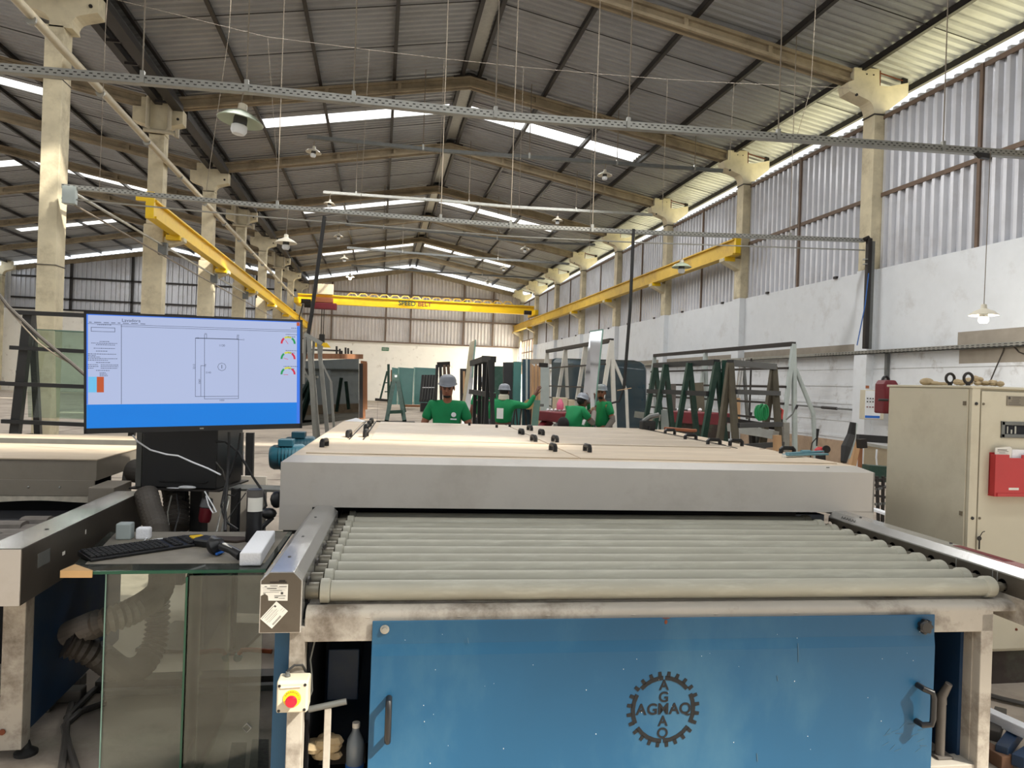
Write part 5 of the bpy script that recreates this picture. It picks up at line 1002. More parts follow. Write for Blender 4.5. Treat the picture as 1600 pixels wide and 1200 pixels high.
P_ = [dep(u, v, 4.6) for u, v in ((-30, 425), (0, 462), (12, 478), (40, 505), (62, 526), (88, 548), (110, 566), (140, 592), (200, 640))]; sub(t, 'dark_cable', M['hose_dk'], MB().tube(P_, .011, 8), smooth=True); sub(t, 'pale_cable', M['wire'], MB().tube([p+Vector((-.004, 0, -.02+.02*math.sin(i*1.2))) for i, p in enumerate(P_)], .005, 7), smooth=True)
# floor litter on the left
t = thing('floor_hoses', 'two dark hoses crossing on the floor below the left machine', 'hose', at(110, 1150, 'Z', 0), )
for pts in (((165, 1098), (125, 1112), (100, 1135), (107, 1165), (120, 1205)), ((112, 1100), (104, 1130), (102, 1160), (96, 1205)), ((180, 1050), (140, 1085), (104, 1122))): sub(t, 'hose', M['hose_dk'], MB().tube([at(u, v, 'Z', .018) for u, v in pts], .015, 8), smooth=True)
t = thing('wooden_blocks', 'grey brown wooden blocks under the left machine', 'wood blocks', at(100, 1090, 'Z', 0))
for u, v, s_ in ((95, 1090, .11), (110, 1070, .06), (60, 1105, .06)): a = at(u, v, 'Z', .03); sub(t, 'block', M['hose'], MB().box(a.x-s_, a.x+s_*.8, a.y, a.y+.08, 0, .06), bev=.006)
t = thing('floor_channel', 'long dark steel channel lying on the floor behind the glass panes', 'channel', (-.9, 4.1, 0)); sub(t, 'channel', M['hose_dk'], MB().box(-1.35, -.45, 4.02, 4.12, 0, .05)); sub(t, 'edge', M['galv_dk'], MB().box(-1.3, -.43, 3.95, 3.99, 0, .03))
t = thing('rubber_mats', 'two grey ribbed rubber mats on the floor behind the glass, lower centre left', 'mat', at(380, 1180, 'Z', 0))
for a, b, c_, d in (((362, 1160), (386, 1160), (380, 1230), (350, 1230)), ((394, 1155), (420, 1155), (420, 1230), (386, 1230))): sub(t, 'mat', M['mat_'], MB().add([at(*a, 'Z', .012), at(*b, 'Z', .012), at(*c_, 'Z', .012), at(*d, 'Z', .012)], [(0, 1, 2, 3)]))
t = thing('copper_pipe', 'short copper pipe with blue fitting seen through the glass', 'pipe', dep(395, 1020, 3.6)); sub(t, 'pipe', M['copper'], MB().tube([dep(u, v, 3.6) for u, v in ((372, 1024), (378, 1016), (390, 1015), (425, 1018))], .011, 10), smooth=True); sub(t, 'fitting', M['verdigris'], MB().lathe(dep(368, 1032, 3.6), [(.012, 0), (.02, .01), (.02, .03), (.012, .035)], 12, (.6, 0, 1)), smooth=True)
# ================================================================= RACKS, GLASS STACKS AND MACHINES IN THE MIDDLE DISTANCE
def rack(name, label, frames, h0, mt, spread=.45, rails=(), railmt='steel_dark', side=-1, brace=True, w=.06, topmt=None, cat='rack', group=None, right=1.0, railw=.045):
    # frames: list of (x, y, ztop) apexes in order; A frames stand across that line
    f0, f1 = Vector(frames[0]), Vector(frames[-1]); d = (f1-f0); d.z = 0; d.normalize(); nrm = Vector((-d.y, d.x, 0)) * side
    t = thing(name, label, cat, (f0.x, f0.y, 0), group)
    for a in frames:
        a = Vector(a); l = a + nrm*spread; l.z = h0; r2 = a - nrm*spread*right; r2.z = h0
        sub(t, 'leg', M[mt], MB().bar(a, l, w, w, (0, 1, 0.01))); 
        if right: sub(t, 'leg', M[mt], MB().bar(a, r2, w, w, (0, 1, 0.01)))
    sub(t, 'top_bar', M[topmt or railmt], MB().bar(f0, f1, w*1.3, w*1.1))
    for z in rails:
        k = (f0.z - z)/(f0.z - h0); a = f0 + nrm*(spread*k+w*.6); a.z = z; k1 = (f1.z - z)/(f1.z - h0); b = f1 + nrm*(spread*k1+w*.6); b.z = z
        sub(t, 'rail', M[railmt], MB().bar(a, b, railw, railw))
    sub(t, 'base_beam', M[mt], MB().bar(f0+nrm*spread+Vector((0, 0, h0-f0.z)), f1+nrm*spread+Vector((0, 0, h0-f1.z)), w, w))
    if brace:
        b = f0 - nrm*.02; sub(t, 'bent_brace', M[mt], MB().tube([b+Vector((.04, 0, -.5)), b+Vector((.45, 0, -1.35)), b+Vector((.56, 0, -2.75 if f0.z > 2.8 else -2.45))], .045, 8), smooth=True)
    return t, nrm
rack('white_glass_rack', 'tall white enamel glass rack with dark rails, behind the two men on the right', [(6.23, 27.2, 2.9), (6.22, 24.4, 2.9), (6.21, 21.9, 2.9), (6.2, 19.3, 2.9)][::-1], .25, 'whitemetal', .33, (2.25, 1.6, 1.2, .9), w=.1, side=1, right=.6)
rack('pale_glass_rack', 'tall pale grey glass rack with dark rails nearest the right wall', [(7.95, 20.6, 2.6), (7.97, 17.2, 2.6), (8.0, 13.3, 2.6)][::-1], .1, 'paleblue', .25, (2.12, 1.75, 1.42, 1.1), w=.075, side=1, right=.5)
def q2(u, v, z): return tuple(at(u, v, 'Z', z))
A, B, C_, D_ = q2(1024, 571, 2.02), q2(1040, 569.5, 2.02), q2(1077, 567.5, 2.02), q2(1120, 566, 2.02)
rack('green_glass_trolley', 'dark green A frame glass trolley standing before the pale rack, left half', [D_, C_, B, A], .25, 'green_dk', .26, (1.58,), 'rackblk', brace=False, w=.07, side=1, railw=.07)
E_, F_ = q2(1141, 567, 2.0), q2(1209, 573, 2.0)
rack('brown_glass_trolley', 'grey brown A frame glass trolley with green hose hanging from it', [E_, F_], .2, 'olive', .2, (1.62, 1.18, .9), 'rackblk', brace=False, w=.075, side=-1, railw=.065)
t = thing('trolley_post', 'tall dark green post between the two glass trolleys', 'post', D_); sub(t, 'post', M['green_dk'], MB().box(D_[0]+.06, D_[0]+.13, D_[1]-.1, D_[1]-.03, 0, 2.05))
# black rack on the left with glass sheets
DB = 7.6
t = thing('dark_glass_rack', 'dark grey A frame rack with four rails at the far left', 'rack', dep(40, 690, DB))
def dbar(par, nm, mt, u, v, u2, v2, w_, d=DB, d2=None, h=None): return sub(par, nm, M[mt], MB().bar(dep(u, v, d), dep(u2, v2, d2 or d), w_, h or w_, (0, 1, 0)))
dbar(t, 'leg', 'rackblk', 46, 487, 10, 800, .085, DB); dbar(t, 'leg', 'black', 50, 492, 66, 800, .06, DB+.35); dbar(t, 'leg', 'rackblk', 230, 498, 190, 800, .06, DB+.3)
for u, v, u2, v2 in ((24, 488, 330, 502), (17, 543, 330, 560), (0, 599, 330, 612), (4, 658, 330, 672)): dbar(t, 'rail', 'rackblk', u, v, u2, v2, .04, DB-.08, DB+.25, .072)
dbar(t, 'rail', 'rackblk', -30, 597, 6, 598, .035, DB); dbar(t, 'stub', 'galv_dk', 26, 581, 40, 581, .03, DB+.2)
gp = thing('leaning_glass_sheets', 'clear greenish glass sheets leaning on the dark left rack', 'glass sheets', dep(90, 650, DB+.25))
for i, (u, v, dd) in enumerate(((40, 514, .12), (86, 517, .2))): 
    a, b, c_, d_ = dep(u, v, DB+dd), dep(330, v+13, DB+dd), dep(330, 664, DB+dd-.05), dep(44 if i == 0 else 88, 652, DB+dd-.05)
    sub(gp, 'sheet', M['glass_green'], MB().add([a, b, c_, d_], [(0, 1, 2, 3)])); sub(gp, 'edge', M['edge'], MB().bar(a, b, .008, .008))
t = thing('bench_board', 'brown wooden bench board behind the left washer cover', 'board', dep(80, 676, DB-.2)); sub(t, 'board', M['board'], MB().box(-5.2, -2.6, 6.7, 7.1, .98, 1.02)); 
t = thing('black_glove', 'black glove lying on the brown bench board, left', 'glove', dep(108, 668, DB)); c = dep(106, 668, DB-.3); c.z = 1.043; c.y = 6.9
sub(t, 'palm', M['rag'], MB().ball(c, .04, 10, (1.3, 1, .6)), smooth=True)
for i in range(3): sub(t, 'finger', M['rag'], MB().tube([c+Vector((.03, 0, 0)), c+Vector((.08+.02*i, .01*i, .008*(i-1))), c+Vector((.12+.02*i, .015*i, -.01))], .01, 6), smooth=True)
t = thing('distant_workbench', 'long grey workbench with clutter seen through the left glass sheets', 'workbench', (-9, 17, 0))
sub(t, 'top', M['galv_dk'], MB().box(-12.5, -6.6, 12.5, 13.6, 1.0, 1.15)); sub(t, 'body', M['olive'], MB().box(-12.4, -6.8, 12.7, 13.5, .1, 1.0))
for i in range(9): sub(t, 'clutter', M[('white', 'paleblue', 'steel_dark', 'hood')[i % 4]], MB().lathe((-12+i*.6, 12.9, 1.15), [(.1, 0), (.12, .1+.05*(i % 3)), (.06, .25+.08*(i % 2)), (.05, .3)], 12), smooth=True)
for i, x in enumerate((-9.9, -9.2)): sub(t, 'tall_frame', M['galv_dk'], MB().bar((x, 13, 1.1), (x+(.25, -.2)[i], 13, 2.6), .07))
# white tubes and dark mirror glass pack, right of the screen
t = thing('tube_a_frame', 'pale steel tube A frame standing in front of the dark mirror glass, centre left', 'rack', dep(500, 690, 9.3))
for k, (u, v, u2, v2, w_) in enumerate(((482, 524, 499, 788, .05), (488, 560, 507, 788, .035), (498, 533, 522, 788, .05), (476, 528, 474, 600, .03), (491, 528, 488, 570, .03), (503, 540, 500, 570, .03), (476, 522, 503, 537, .05), (474, 575, 486, 600, .02), (486, 600, 498, 740, .03), (502, 565, 517, 596, .02), (517, 596, 523, 690, .03), (474, 588, 497, 589, .03))):
    dbar(t, 'tube', 'galv', u, v, u2, v2, w_, 9.3+.1*(k % 3))
t = thing('mirror_glass_pack', 'tall pack of dark mirror glass with roof reflections and timber cap', 'glass pack', dep(530, 655, 28))
a, b, c_, d_ = dep(440, 566, 23), dep(560.5, 560, 29), dep(560.5, 653, 29), dep(440, 672, 23)
for i in range(4):
    o_ = Vector((.0, .05*i, 0)); sub(t, 'glass_sheet', M['darkglass'] if i == 0 else M['tealglass_dk'], MB().add([a+o_, b+o_, c_+o_, d_+o_], [(0, 1, 2, 3)]))
sub(t, 'timber_cap', M['wood_dk'], MB().bar(dep(440, 556, 23.2), dep(560, 557, 29.2), .4, .18)); sub(t, 'black_packer', M['black'], MB().add([dep(561, 568, 29.2), dep(567, 568, 29.4), dep(567, 653, 29.4), dep(561, 653, 29.2)], [(0, 1, 2, 3)]))
for u, h in ((526, 12), (531, 8), (534, 5), (540, 10), (544, 9), (549, 5)): sub(t, 'clamp', M['steel_dark'], MB().bar(dep(u, 553, 27), dep(u, 553-h, 27), .06)); 
sub(t, 'cap_rail', M['steel_dark'], MB().bar(dep(476, 546, 24), dep(528, 548, 27), .06))
t = thing('timber_crate', 'upright timber glass crate at the right end of the mirror glass pack', 'crate', dep(568, 650, 29.6))
for u, v, u2, v2, w_ in ((568, 568, 569, 650, .05), (572, 567, 572, 640, .05), (562, 651, 570, 650, .1), (564, 566, 573, 567, .06)): dbar(t, 'batten', 'wood_dk', u, v, u2, v2, w_*2, 29.6)
t = thing('shelf_under_screen', 'grey steel legs and boards of a bench behind the screen stand', 'bench', dep(370, 760, 6))
for u in (374, 391): dbar(t, 'leg', 'rackblk', u, 676, u-2, 800, .06, 6.0)
dbar(t, 'shelf', 'rackblk', 330, 708, 378, 710, .05, 6.1); dbar(t, 'board', 'board', 330, 694, 372, 694, .22, 6.3); dbar(t, 'lower_board', 'foam', 336, 728, 372, 730, .25, 6.3); dbar(t, 'low_shelf', 'steel_dark', 336, 750, 390, 752, .07, 6.1)
# back wall group
Yb = at(640, 640, 'Z', 0).y
t = thing('teal_mirror_stack', 'stack of teal backed mirror sheets leaning at the cream back wall', 'glass sheets', at(645, 640, 'Z', 0))
for a_, b_ in ((612.5, 622), (623.5, 646.5), (648.5, 681)):
    P1, P2, P3, P4 = at(a_, 574, 'Y', Yb+.8), at(b_, 575.5, 'Y', Yb+.8), at(b_-2, 632, 'Y', Yb+.4), at(a_-1, 632, 'Y', Yb+.4)
    n_ = Vector((0, .06, 0)); sub(t, 'sheet', M['tealglass'], MB().add([P1, P2, P3, P4, P1+n_, P2+n_, P3+n_, P4+n_], [(0, 1, 2, 3), (7, 6, 5, 4), (0, 4, 5, 1), (1, 5, 6, 2), (3, 2, 6, 7), (0, 3, 7, 4)]))
for u in (622.7, 647.5): sub(t, 'pale_edge', M['edge'], MB().bar(at(u, 574, 'Y', Yb+.75), at(u-1, 632, 'Y', Yb+.35), .07, .05))
sub(t, 'timber_base', M['wood_dk'], MB().bar(at(632, 634, 'Y', Yb+.3), at(656, 634.5, 'Y', Yb+.3), .25, .12))
t = thing('black_slat_rack', 'black upright slat rack before the teal mirror sheets', 'rack', at(668, 640, 'Z', 0)); Ys = Yb-3
for i in range(6): sub(t, 'slat', M['black'], MB().bar(at(661+i*4.3, 586, 'Y', Ys), at(657+i*4.3, 628, 'Y', Ys-.3), .13, .07)); sub(t, 'slat_edge', M['galv_dk'], MB().bar(at(663.3+i*4.3, 586, 'Y', Ys-.05), at(659.3+i*4.3, 624, 'Y', Ys-.35), .02, .02))
sub(t, 'base', M['black'], MB().box(at(656, 640, 'Y', Ys).x, at(683, 640, 'Y', Ys).x, Ys-.6, Ys, .05, .5)); sub(t, 'tie', M['foam'], MB().bar(at(660, 605.5, 'Y', Ys-.2), at(681, 605.5, 'Y', Ys-.2), .02, .04))
t = thing('brown_end_rack', 'dark brown steel rack behind the front worker', 'rack', at(692, 640, 'Z', 0)); Ye = Yb-6
for u, u2 in ((683, 680), (688, 690), (694, 698), (700, 706)): sub(t, 'post', M['steel_brown' if u > 690 else 'rackblk'], MB().bar(at(u, 570, 'Y', Ye), at(u2, 650, 'Y', Ye), .22, .12))
sub(t, 'top_bar', M['steel_dark'], MB().bar(at(683, 570, 'Y', Ye), at(703, 569, 'Y', Ye), .18, .25))
Yg = at(618, 659, 'Z', .08).y
t = thing('green_a_frame', 'dark green A frame trolley seen end on, centre left', 'trolley', at(618, 660, 'Z', 0))
for u, u2 in ((617, 604), (620, 632)): sub(t, 'leg', M['green_dk'], MB().bar(at(u, 586, 'Y', Yg+1), at(u2, 658, 'Y', Yg), .15, .17, (0, 1, 0)))
sub(t, 'leg', M['green_dk'], MB().bar(at(622, 590, 'Y', Yg+2.6), at(633, 644, 'Y', Yg+2.6), .1)); sub(t, 'leg', M['green_dk'], MB().bar(at(612, 596, 'Y', Yg+2.6), at(606, 640, 'Y', Yg+2.6), .1))
sub(t, 'cross_bar', M['green_dk'], MB().bar(at(609, 644, 'Y', Yg), at(629, 643, 'Y', Yg), .1, .12)); sub(t, 'base_plate', M['steel_dark'], MB().box(at(588, 659, 'Y', Yg).x, at(648, 659, 'Y', Yg).x, Yg-.2, Yg+.3, .02, .1)); sub(t, 'apex', M['foam'], MB().bar(at(618.5, 586, 'Y', Yg+.9), at(618.5, 598, 'Y', Yg+.9), .09, .09))
Yh = at(600, 630, 'Z', .1).y
t = thing('green_wedge_trolley', 'dark green wedge shaped trolley left of the end on A frame', 'trolley', at(598, 632, 'Z', 0))
sub(t, 'post', M['green_dk'], MB().bar(at(607, 569, 'Y', Yh), at(607, 630, 'Y', Yh), .16, .16)); sub(t, 'slope_leg', M['green_dk'], MB().bar(at(605, 580, 'Y', Yh), at(594, 624, 'Y', Yh), .12)); sub(t, 'base', M['steel_dark'], MB().bar(at(586, 624, 'Y', Yh), at(610, 626, 'Y', Yh), .2, .16)); sub(t, 'brown_plate', M['wood_dk'], MB().bar(at(611.5, 578, 'Y', Yh), at(611.5, 632, 'Y', Yh), .1, .1))
for v in (598, 612): sub(t, 'rung', M['green_dk'], MB().bar(at(601, v, 'Y', Yh), at(607, v, 'Y', Yh), .07))
# middle: black rack, glass panes, dark sheets
t = thing('black_glass_rack', 'black A frame glass rack around which two green shirted men work', 'rack', dep(755, 665, 10.6))
for u, v, u2, v2, d in ((744, 566, 737, 690, 11.6), (750, 566, 747, 690, 11.5), (757, 565, 752, 690, 11.2), (764, 563, 752, 700, 10.7), (765, 563, 777, 700, 10.6), (759, 566, 762, 690, 11.3), (770, 562, 768, 690, 11)): dbar(t, 'leg', 'rackblk', u, v, u2, v2+76, .052, d)
sub(t, 'top_bar', M['rackblk'], MB().bar(dep(738, 568, 11.9), dep(759, 561, 11.0), .085)); sub(t, 'top_bar', M['rackblk'], MB().bar(dep(757, 560.5, 10.9), dep(771, 561.5, 10.6), .09)); sub(t, 'middle_bar', M['rackblk'], MB().bar(dep(736, 612, 11.4), dep(772, 618, 10.6), .07))
t = thing('tall_glass_pane', 'tall narrow clear glass pane leaning left of the black rack', 'glass pane', dep(728, 640, 12))
sub(t, 'pane', M['glass_yel'], MB().add([dep(734, 535, 12.4), dep(743, 531, 12.2), dep(739, 600, 12.1), dep(722, 740, 12), dep(708, 740, 12.3)], [(0, 1, 2, 3, 4)])); sub(t, 'edge', M['edge'], MB().bar(dep(743, 531, 12.2), dep(738, 590, 12.1), .02))
t = thing('carried_glass_pane', 'tall clear glass pane held upright by the two men on the right', 'glass pane', dep(915, 650, 12.6))
sub(t, 'pane', M['glass_yel'], MB().add([dep(922, 518, 12.8), dep(942, 515, 12.5), dep(923, 715, 12.4), dep(900, 715, 12.7)], [(0, 1, 2, 3)])); sub(t, 'edge', M['edge'], MB().bar(dep(942, 515, 12.5), dep(929, 645, 12.4), .018)); sub(t, 'edge', M['edge'], MB().bar(dep(922, 518, 12.8), dep(942, 515, 12.5), .018))
for nm, lab, mt, u0, v0, u1, v1, d in (('black_glass_sheet', 'black glass sheet with pale smear behind the reaching worker', 'black', 787, 566, 807, 722, 15), ('pale_teal_glass_sheet', 'pale teal glass sheet standing right of the black sheet', 'tealglass', 803, 565, 815, 722, 14.6),
        ('dark_blue_glass_sheets', 'dark blue glass sheets on edge beside the pale teal sheet', 'tealglass_dk', 817, 561, 828, 725, 14.3), ('grey_blue_glass_sheet', 'grey blue glass sheet behind the white rack, left end', 'paleblue', 845, 572, 858, 685, 22), ('narrow_dark_cabinet', 'narrow dark framed panel at the back wall, right of the front worker', 'steel_dark', 719, 576, 729, 640, 40), ('dark_green_glass_sheet', 'dark green glass sheets partly hidden behind the black rack', 'green_dk', 770, 572, 787, 715, 16)):
    t = thing(nm, lab, 'glass sheet' if 'glass' in nm else 'panel', dep((u0+u1)/2, 660, d))
    P1, P2, P3, P4 = dep(u0, v0, d), dep(u1, v0, d), dep(u1-(3 if mt == 'tealglass' else 0), v1, d-.3), dep(u0-(3 if mt == 'tealglass' else 0), v1, d-.3); n_ = Vector((0, .1, 0))
    sub(t, 'sheet', M[mt], MB().add([P1, P2, P3, P4, P1+n_, P2+n_, P3+n_, P4+n_], [(0, 1, 2, 3), (7, 6, 5, 4), (0, 4, 5, 1), (1, 5, 6, 2), (3, 2, 6, 7), (0, 3, 7, 4)]))
    if mt == 'tealglass_dk': sub(t, 'edge', M['paleblue'], MB().bar(dep(823, 560, 14.2), dep(823, 640, 14.1), .03))
    if 'narrow' in nm: sub(t, 'timber_inner', M['wood'], MB().bar(dep(725, 580, 39.8), dep(725, 615, 39.8), .2, .1))
t = thing('timber_boards', 'row of upright timber boards and crates before the right wall, centre', 'boards', dep(836, 650, 20))
for i in range(6): dbar(t, 'board', 'wood' if i % 2 else 'board', 829.5+i*2.7, 568+((i*7) % 5), 829+i*2.7, 690, .045, 20+i*.2)
dbar(t, 'dark_top', 'steel_dark', 842, 570, 856, 571, .12, 21)
for u in (775, 780): dbar(t, 'board', 'wood', u, 575, u-1, 640, .05, 17)
t = thing('concrete_sill_panel', 'long pale sill board above the timber boards', 'board', dep(840, 564, 30)); sub(t, 'sill', M['bare'], MB().bar(dep(827, 565, 30), dep(863, 565, 29), .1, .2))
t = thing('large_blue_glass_sheet', 'huge dark blue green glass sheet with rounded corners behind the white rack', 'glass sheet', dep(940, 680, 24))
pts = [dep(861, 664, 29), dep(862, 566, 29), dep(864, 561, 28.9), dep(870, 559.5, 28.7), dep(990, 563, 22.8), dep(1000, 565.5, 22.5), dep(1006, 570, 22.3), dep(1008.5, 578, 22.2), dep(1008.5, 600, 22.2), dep(1008.5, 688, 22.2)]
n_ = Vector((.05, .06, 0)); k = len(pts); sub(t, 'sheet', M['tealglass_dk'], MB().add(pts+[p+n_ for p in pts], [tuple(range(k)), tuple(range(k, 2*k))[::-1]]+[(i, (i+1) % k, k+(i+1) % k, k+i) for i in range(k)]))
t = thing('maroon_drilling_machine', 'maroon glass machine with curved bed behind the man with the cloth, right', 'machine', dep(872, 665, 16))
o_ = dep(852, 641, 15.5); e_ = dep(893, 643, 15); sub(t, 'bed', M['maroon'], MB().bar(dep(852, 649, 15.6), dep(894, 653, 15), .5, .21), bev=.03); sub(t, 'foot', M['maroon'], MB().bar(dep(858, 657, 15.5), dep(838, 680, 15.2), .16)); sub(t, 'foot', M['maroon'], MB().bar(dep(886, 657, 15.2), dep(866, 680, 15.2), .16)); sub(t, 'plate', M['galv_dk'], MB().bar(dep(863, 648, 15.2), dep(869, 649, 15.2), .03, .06))
for i in range(6): sub(t, 'bolt', M['foam'], MB().ball(dep(856+i*6, 640.5, 15.4), .03, 8))
sub(t, 'body', M['galv_dk'], MB().box(o_.x+.3, e_.x, 14.8, 15.6, .1, .8))
t = thing('pink_bottle', 'pink plastic bottle on the maroon machine bed', 'bottle', dep(874, 640, 15.2)); sub(t, 'body', M['pink'], MB().lathe(dep(875, 640, 15.2), [(.07, 0), (.075, .02), (.075, .12), (.05, .17), (.035, .2), (.03, .22)], 14), smooth=True)
t = thing('beige_boxes', 'pair of beige boxes on the maroon machine bed behind the pink bottle', 'boxes', dep(885, 640, 15.8))
for u0, u1, v0 in ((868, 886, 621), (887, 898, 624)): sub(t, 'box', M['beige'], MB().box(*sorted((dep(u0, 640, 16).x, dep(u1, 640, 16).x)), 15.5, 15.9, dep(870, 641, 16).z, dep(870, v0, 16).z), bev=.01)
t = thing('folding_table', 'small dark folding table with leaning glass offcuts, centre', 'table', dep(830, 660, 13)); dbar(t, 'top', 'galv_dk', 813, 632, 838, 632.5, .05, 14, 14.2, .5)
for u, u2 in ((815, 808), (820, 826), (830, 826), (836, 840), (805, 797), (806, 812)): dbar(t, 'leg', 'steel_dark', u, 633, u2, 710, .025, 14)
sub(t, 'oval_cardboard', M['card'], MB().lathe(dep(826, 632, 12.9), [(0, 0), (.09, .001), (.09, .012), (0, .013)], 18, (0.1, -1, 0.05))); dbar(t, 'glass_offcut', 'edge', 839, 625, 834, 680, .12, 13, None, .02)
t = thing('maroon_edging_machine', 'long dark maroon machine behind the green glass trolley', 'machine', dep(1085, 665, 13)); sub(t, 'bed', M['maroon'], MB().bar(dep(1048, 650, 14.5), dep(1122, 655, 13), .6, .22), bev=.02); sub(t, 'lower_body', M['plinth'], MB().bar(dep(1048, 668, 14.5), dep(1122, 672, 13), .5, .3)); sub(t, 'name_plate', M['galv'], MB().bar(dep(1085, 650, 13.3), dep(1093, 650.5, 13.2), .02, .05)); dbar(t, 'column', 'hose', 1050, 600, 1049, 645, .12, 14.6)
for i in range(4): sub(t, 'knob', M['foam'], MB().ball(dep(1060+i*17, 640.5, 14), .035, 8))
for nm, lab, mt, pts_, w_, h_, d in (('grey_steel_beam', 'pale grey steel beam on trestles behind the hood handles, right', 'galv', (1140, 668, 1212, 680), .15, .12, 11), ('lilac_steel_beam', 'short pale steel beam end left of the green trolley', 'galv', (997, 648, 1026, 652), .15, .11, 13), ('dark_steel_beam', 'dark steel beam above the pale beam behind the trolley', 'steel_dark', (1130, 655, 1215, 668), .08, .08, 11.3)):
    t = thing(nm, lab, 'beam', dep(pts_[0], pts_[1], d)); dbar(t, 'beam', mt, *pts_, h_, d, d-.6, w_); dbar(t, 'trestle', 'steel_dark', (pts_[0]+pts_[2])/2, pts_[1]+8, (pts_[0]+pts_[2])/2+4, 740, .05, d-.2); dbar(t, 'trestle', 'galv_dk', (pts_[0]+pts_[2])/2+10, pts_[1]+8, (pts_[0]+pts_[2])/2-4, 740, .04, d-.2)
t = thing('bricks_and_mesh', 'pale glass fragments and stacked panes between the trolley legs', 'panes', dep(1033, 650, 14)); dbar(t, 'pane', 'paleblue', 1037, 640, 1036, 720, .14, 12.6)
dbar(t, 'pane', 'olive', 1090, 598, 1092, 645, .25, 15, None, .02)
# vertical white metal extrusions
t = thing('aluminium_extrusions', 'bright aluminium extrusions leaning on the right wall behind the rack', 'extrusions', dep(1155, 660, 17))
for u, u2 in ((1159, 1146), (1163, 1150)): dbar(t, 'extrusion', 'inox', u, 560, u2, 650, .05, 17)
dbar(t, 'pipe', 'galv_dk', 1162, 570, 1168, 655, .06, 17); dbar(t, 'wood_lath', 'wood', 1152, 622, 1152, 655, .1, 17)
t = thing('wall_drop_pipe', 'dark pipe with valve running down the right wall behind the rack', 'pipe', dep(1172, 650, 19)); dbar(t, 'pipe', 'steel_dark', 1174, 560, 1170, 672, .035, 19.2); dbar(t, 'valve', 'black', 1168, 647, 1174, 648, .12, 19)
t = thing('green_hose_coil', 'bright green hose coil hanging on the brown trolley', 'hose', dep(1188, 640, 9.6)); 
for i in range(5): c = dep(1187+i*.9, 644, 9.55); sub(t, 'loop', M['greenhose'], MB().tube([c+Vector((.045*math.cos(a)+.01*i-.02, -.01*i, .085*math.sin(a)*(1+.1*(i % 3))-.012*(i % 2))) for a in [2*math.pi*j_/14 for j_ in range(15)]], .013, 6), smooth=True)
t = thing('red_hose', 'faded red hose looped beside the pale rack leg', 'hose', dep(1216, 645, 12)); sub(t, 'loop', M['red'], MB().tube([dep(u, v, 12) for u, v in ((1212, 660), (1213, 645), (1218, 637), (1223, 641), (1221, 655))], .018, 7), smooth=True)
t = thing('pallet_jack', 'pallet jack handle leaning right of the pale rack', 'pallet jack', dep(1230, 700, 12.5)); sub(t, 'handle', M['galv_dk'], MB().tube([dep(1228, 656, 12.5), dep(1238, 647, 12.5), dep(1243, 637, 12.5)], .014, 7), smooth=True); sub(t, 'grip', M['black'], MB().tube([dep(1243, 639, 12.5), dep(1246, 633, 12.5)], .022, 8)); dbar(t, 'mast', 'steel_dark', 1221, 640, 1220, 690, .04, 12.5); dbar(t, 'body', 'galv_dk', 1219, 662, 1219, 740, .1, 12.6)
t = thing('timber_offcut', 'timber board standing at the foot of the brown trolley', 'board', dep(1212, 700, 9.2)); dbar(t, 'board', 'wood', 1214, 680, 1217, 760, .07, 9.2, None, .09); dbar(t, 'board', 'galv', 1227, 660, 1226, 760, .1, 12.2)
t = thing('pressure_washer', 'small red pressure washer with black spray gun by the right wall', 'pressure washer', dep(1280, 705, 13)); c = dep(1282, 704, 13)
sub(t, 'red_body', M['redplastic'], MB().ball(c, .11, 14, (1, .8, .6)).ball(c+Vector((-.06, 0, -.04)), .09, 12, (1, .8, .6)), smooth=True); sub(t, 'spray_gun', M['black'], MB().tube([dep(1276, 697, 12.9), dep(1277, 680, 12.9), dep(1278, 670, 12.9)], [.012, .02, .028], 8), smooth=True); sub(t, 'wheel', M['black'], MB().lathe(c+Vector((.05, -.1, .03)), [(0, 0), (.07, 0), (.07, .03), (0, .03)], 14, (.3, 1, 0)))
sub(t, 'hose', M['rubber'], MB().tube([dep(1276, 684, 12.9), dep(1269, 692, 12.9), dep(1266, 708, 12.9), dep(1268, 730, 12.9)], .01, 6), smooth=True); dbar(t, 'stand', 'black', 1282, 706, 1283, 760, .12, 13)
t = thing('rubber_strips', 'black rubber strips and timber board leaning on the right wall', 'strips', dep(1325, 720, 12)); 
sub(t, 'rubber', M['rubber'], MB().tube([dep(1333, 660, 12), dep(1330, 680, 12), dep(1322, 700, 11.9), dep(1318, 722, 11.8)], [.05, .07, .085, .05], 6)); sub(t, 'grey_strip', M['paleblue'], MB().tube([dep(1338, 662, 12.1), dep(1334, 690, 12), dep(1326, 716, 11.9)], .025, 6)); dbar(t, 'timber', 'wood', 1340, 684, 1328, 745, .09, 12.1); dbar(t, 'timber', 'wood_dk', 1345, 682, 1343, 745, .05, 12.2)
t = thing('wall_bench', 'grey steel bench with hanging white cable behind the cabinet', 'bench', dep(1360, 720, 10)); dbar(t, 'top', 'rackblk', 1340, 684, 1400, 688, .1, 10.6); dbar(t, 'rail', 'galv', 1352, 694, 1400, 702, .04, 10.4); dbar(t, 'bracket', 'steel_dark', 1346, 686, 1347, 700, .1, 10.4); sub(t, 'panel', M['beige'], MB().bar(dep(1350, 713, 10.7), dep(1400, 715, 10.7), .02, .32)); sub(t, 'white_cable', M['foam'], MB().tube([dep(u, v, 10) for u, v in ((1370, 702), (1369, 715), (1371, 735), (1376, 745), (1385, 750))], .012, 6), smooth=True); dbar(t, 'dark_tray', 'green_dk', 1352, 738, 1400, 742, .2, 9.6)
t = thing('scrap_frames', 'jumble of thin steel frames on the floor between hood and cabinet', 'scrap', dep(1375, 780, 8))
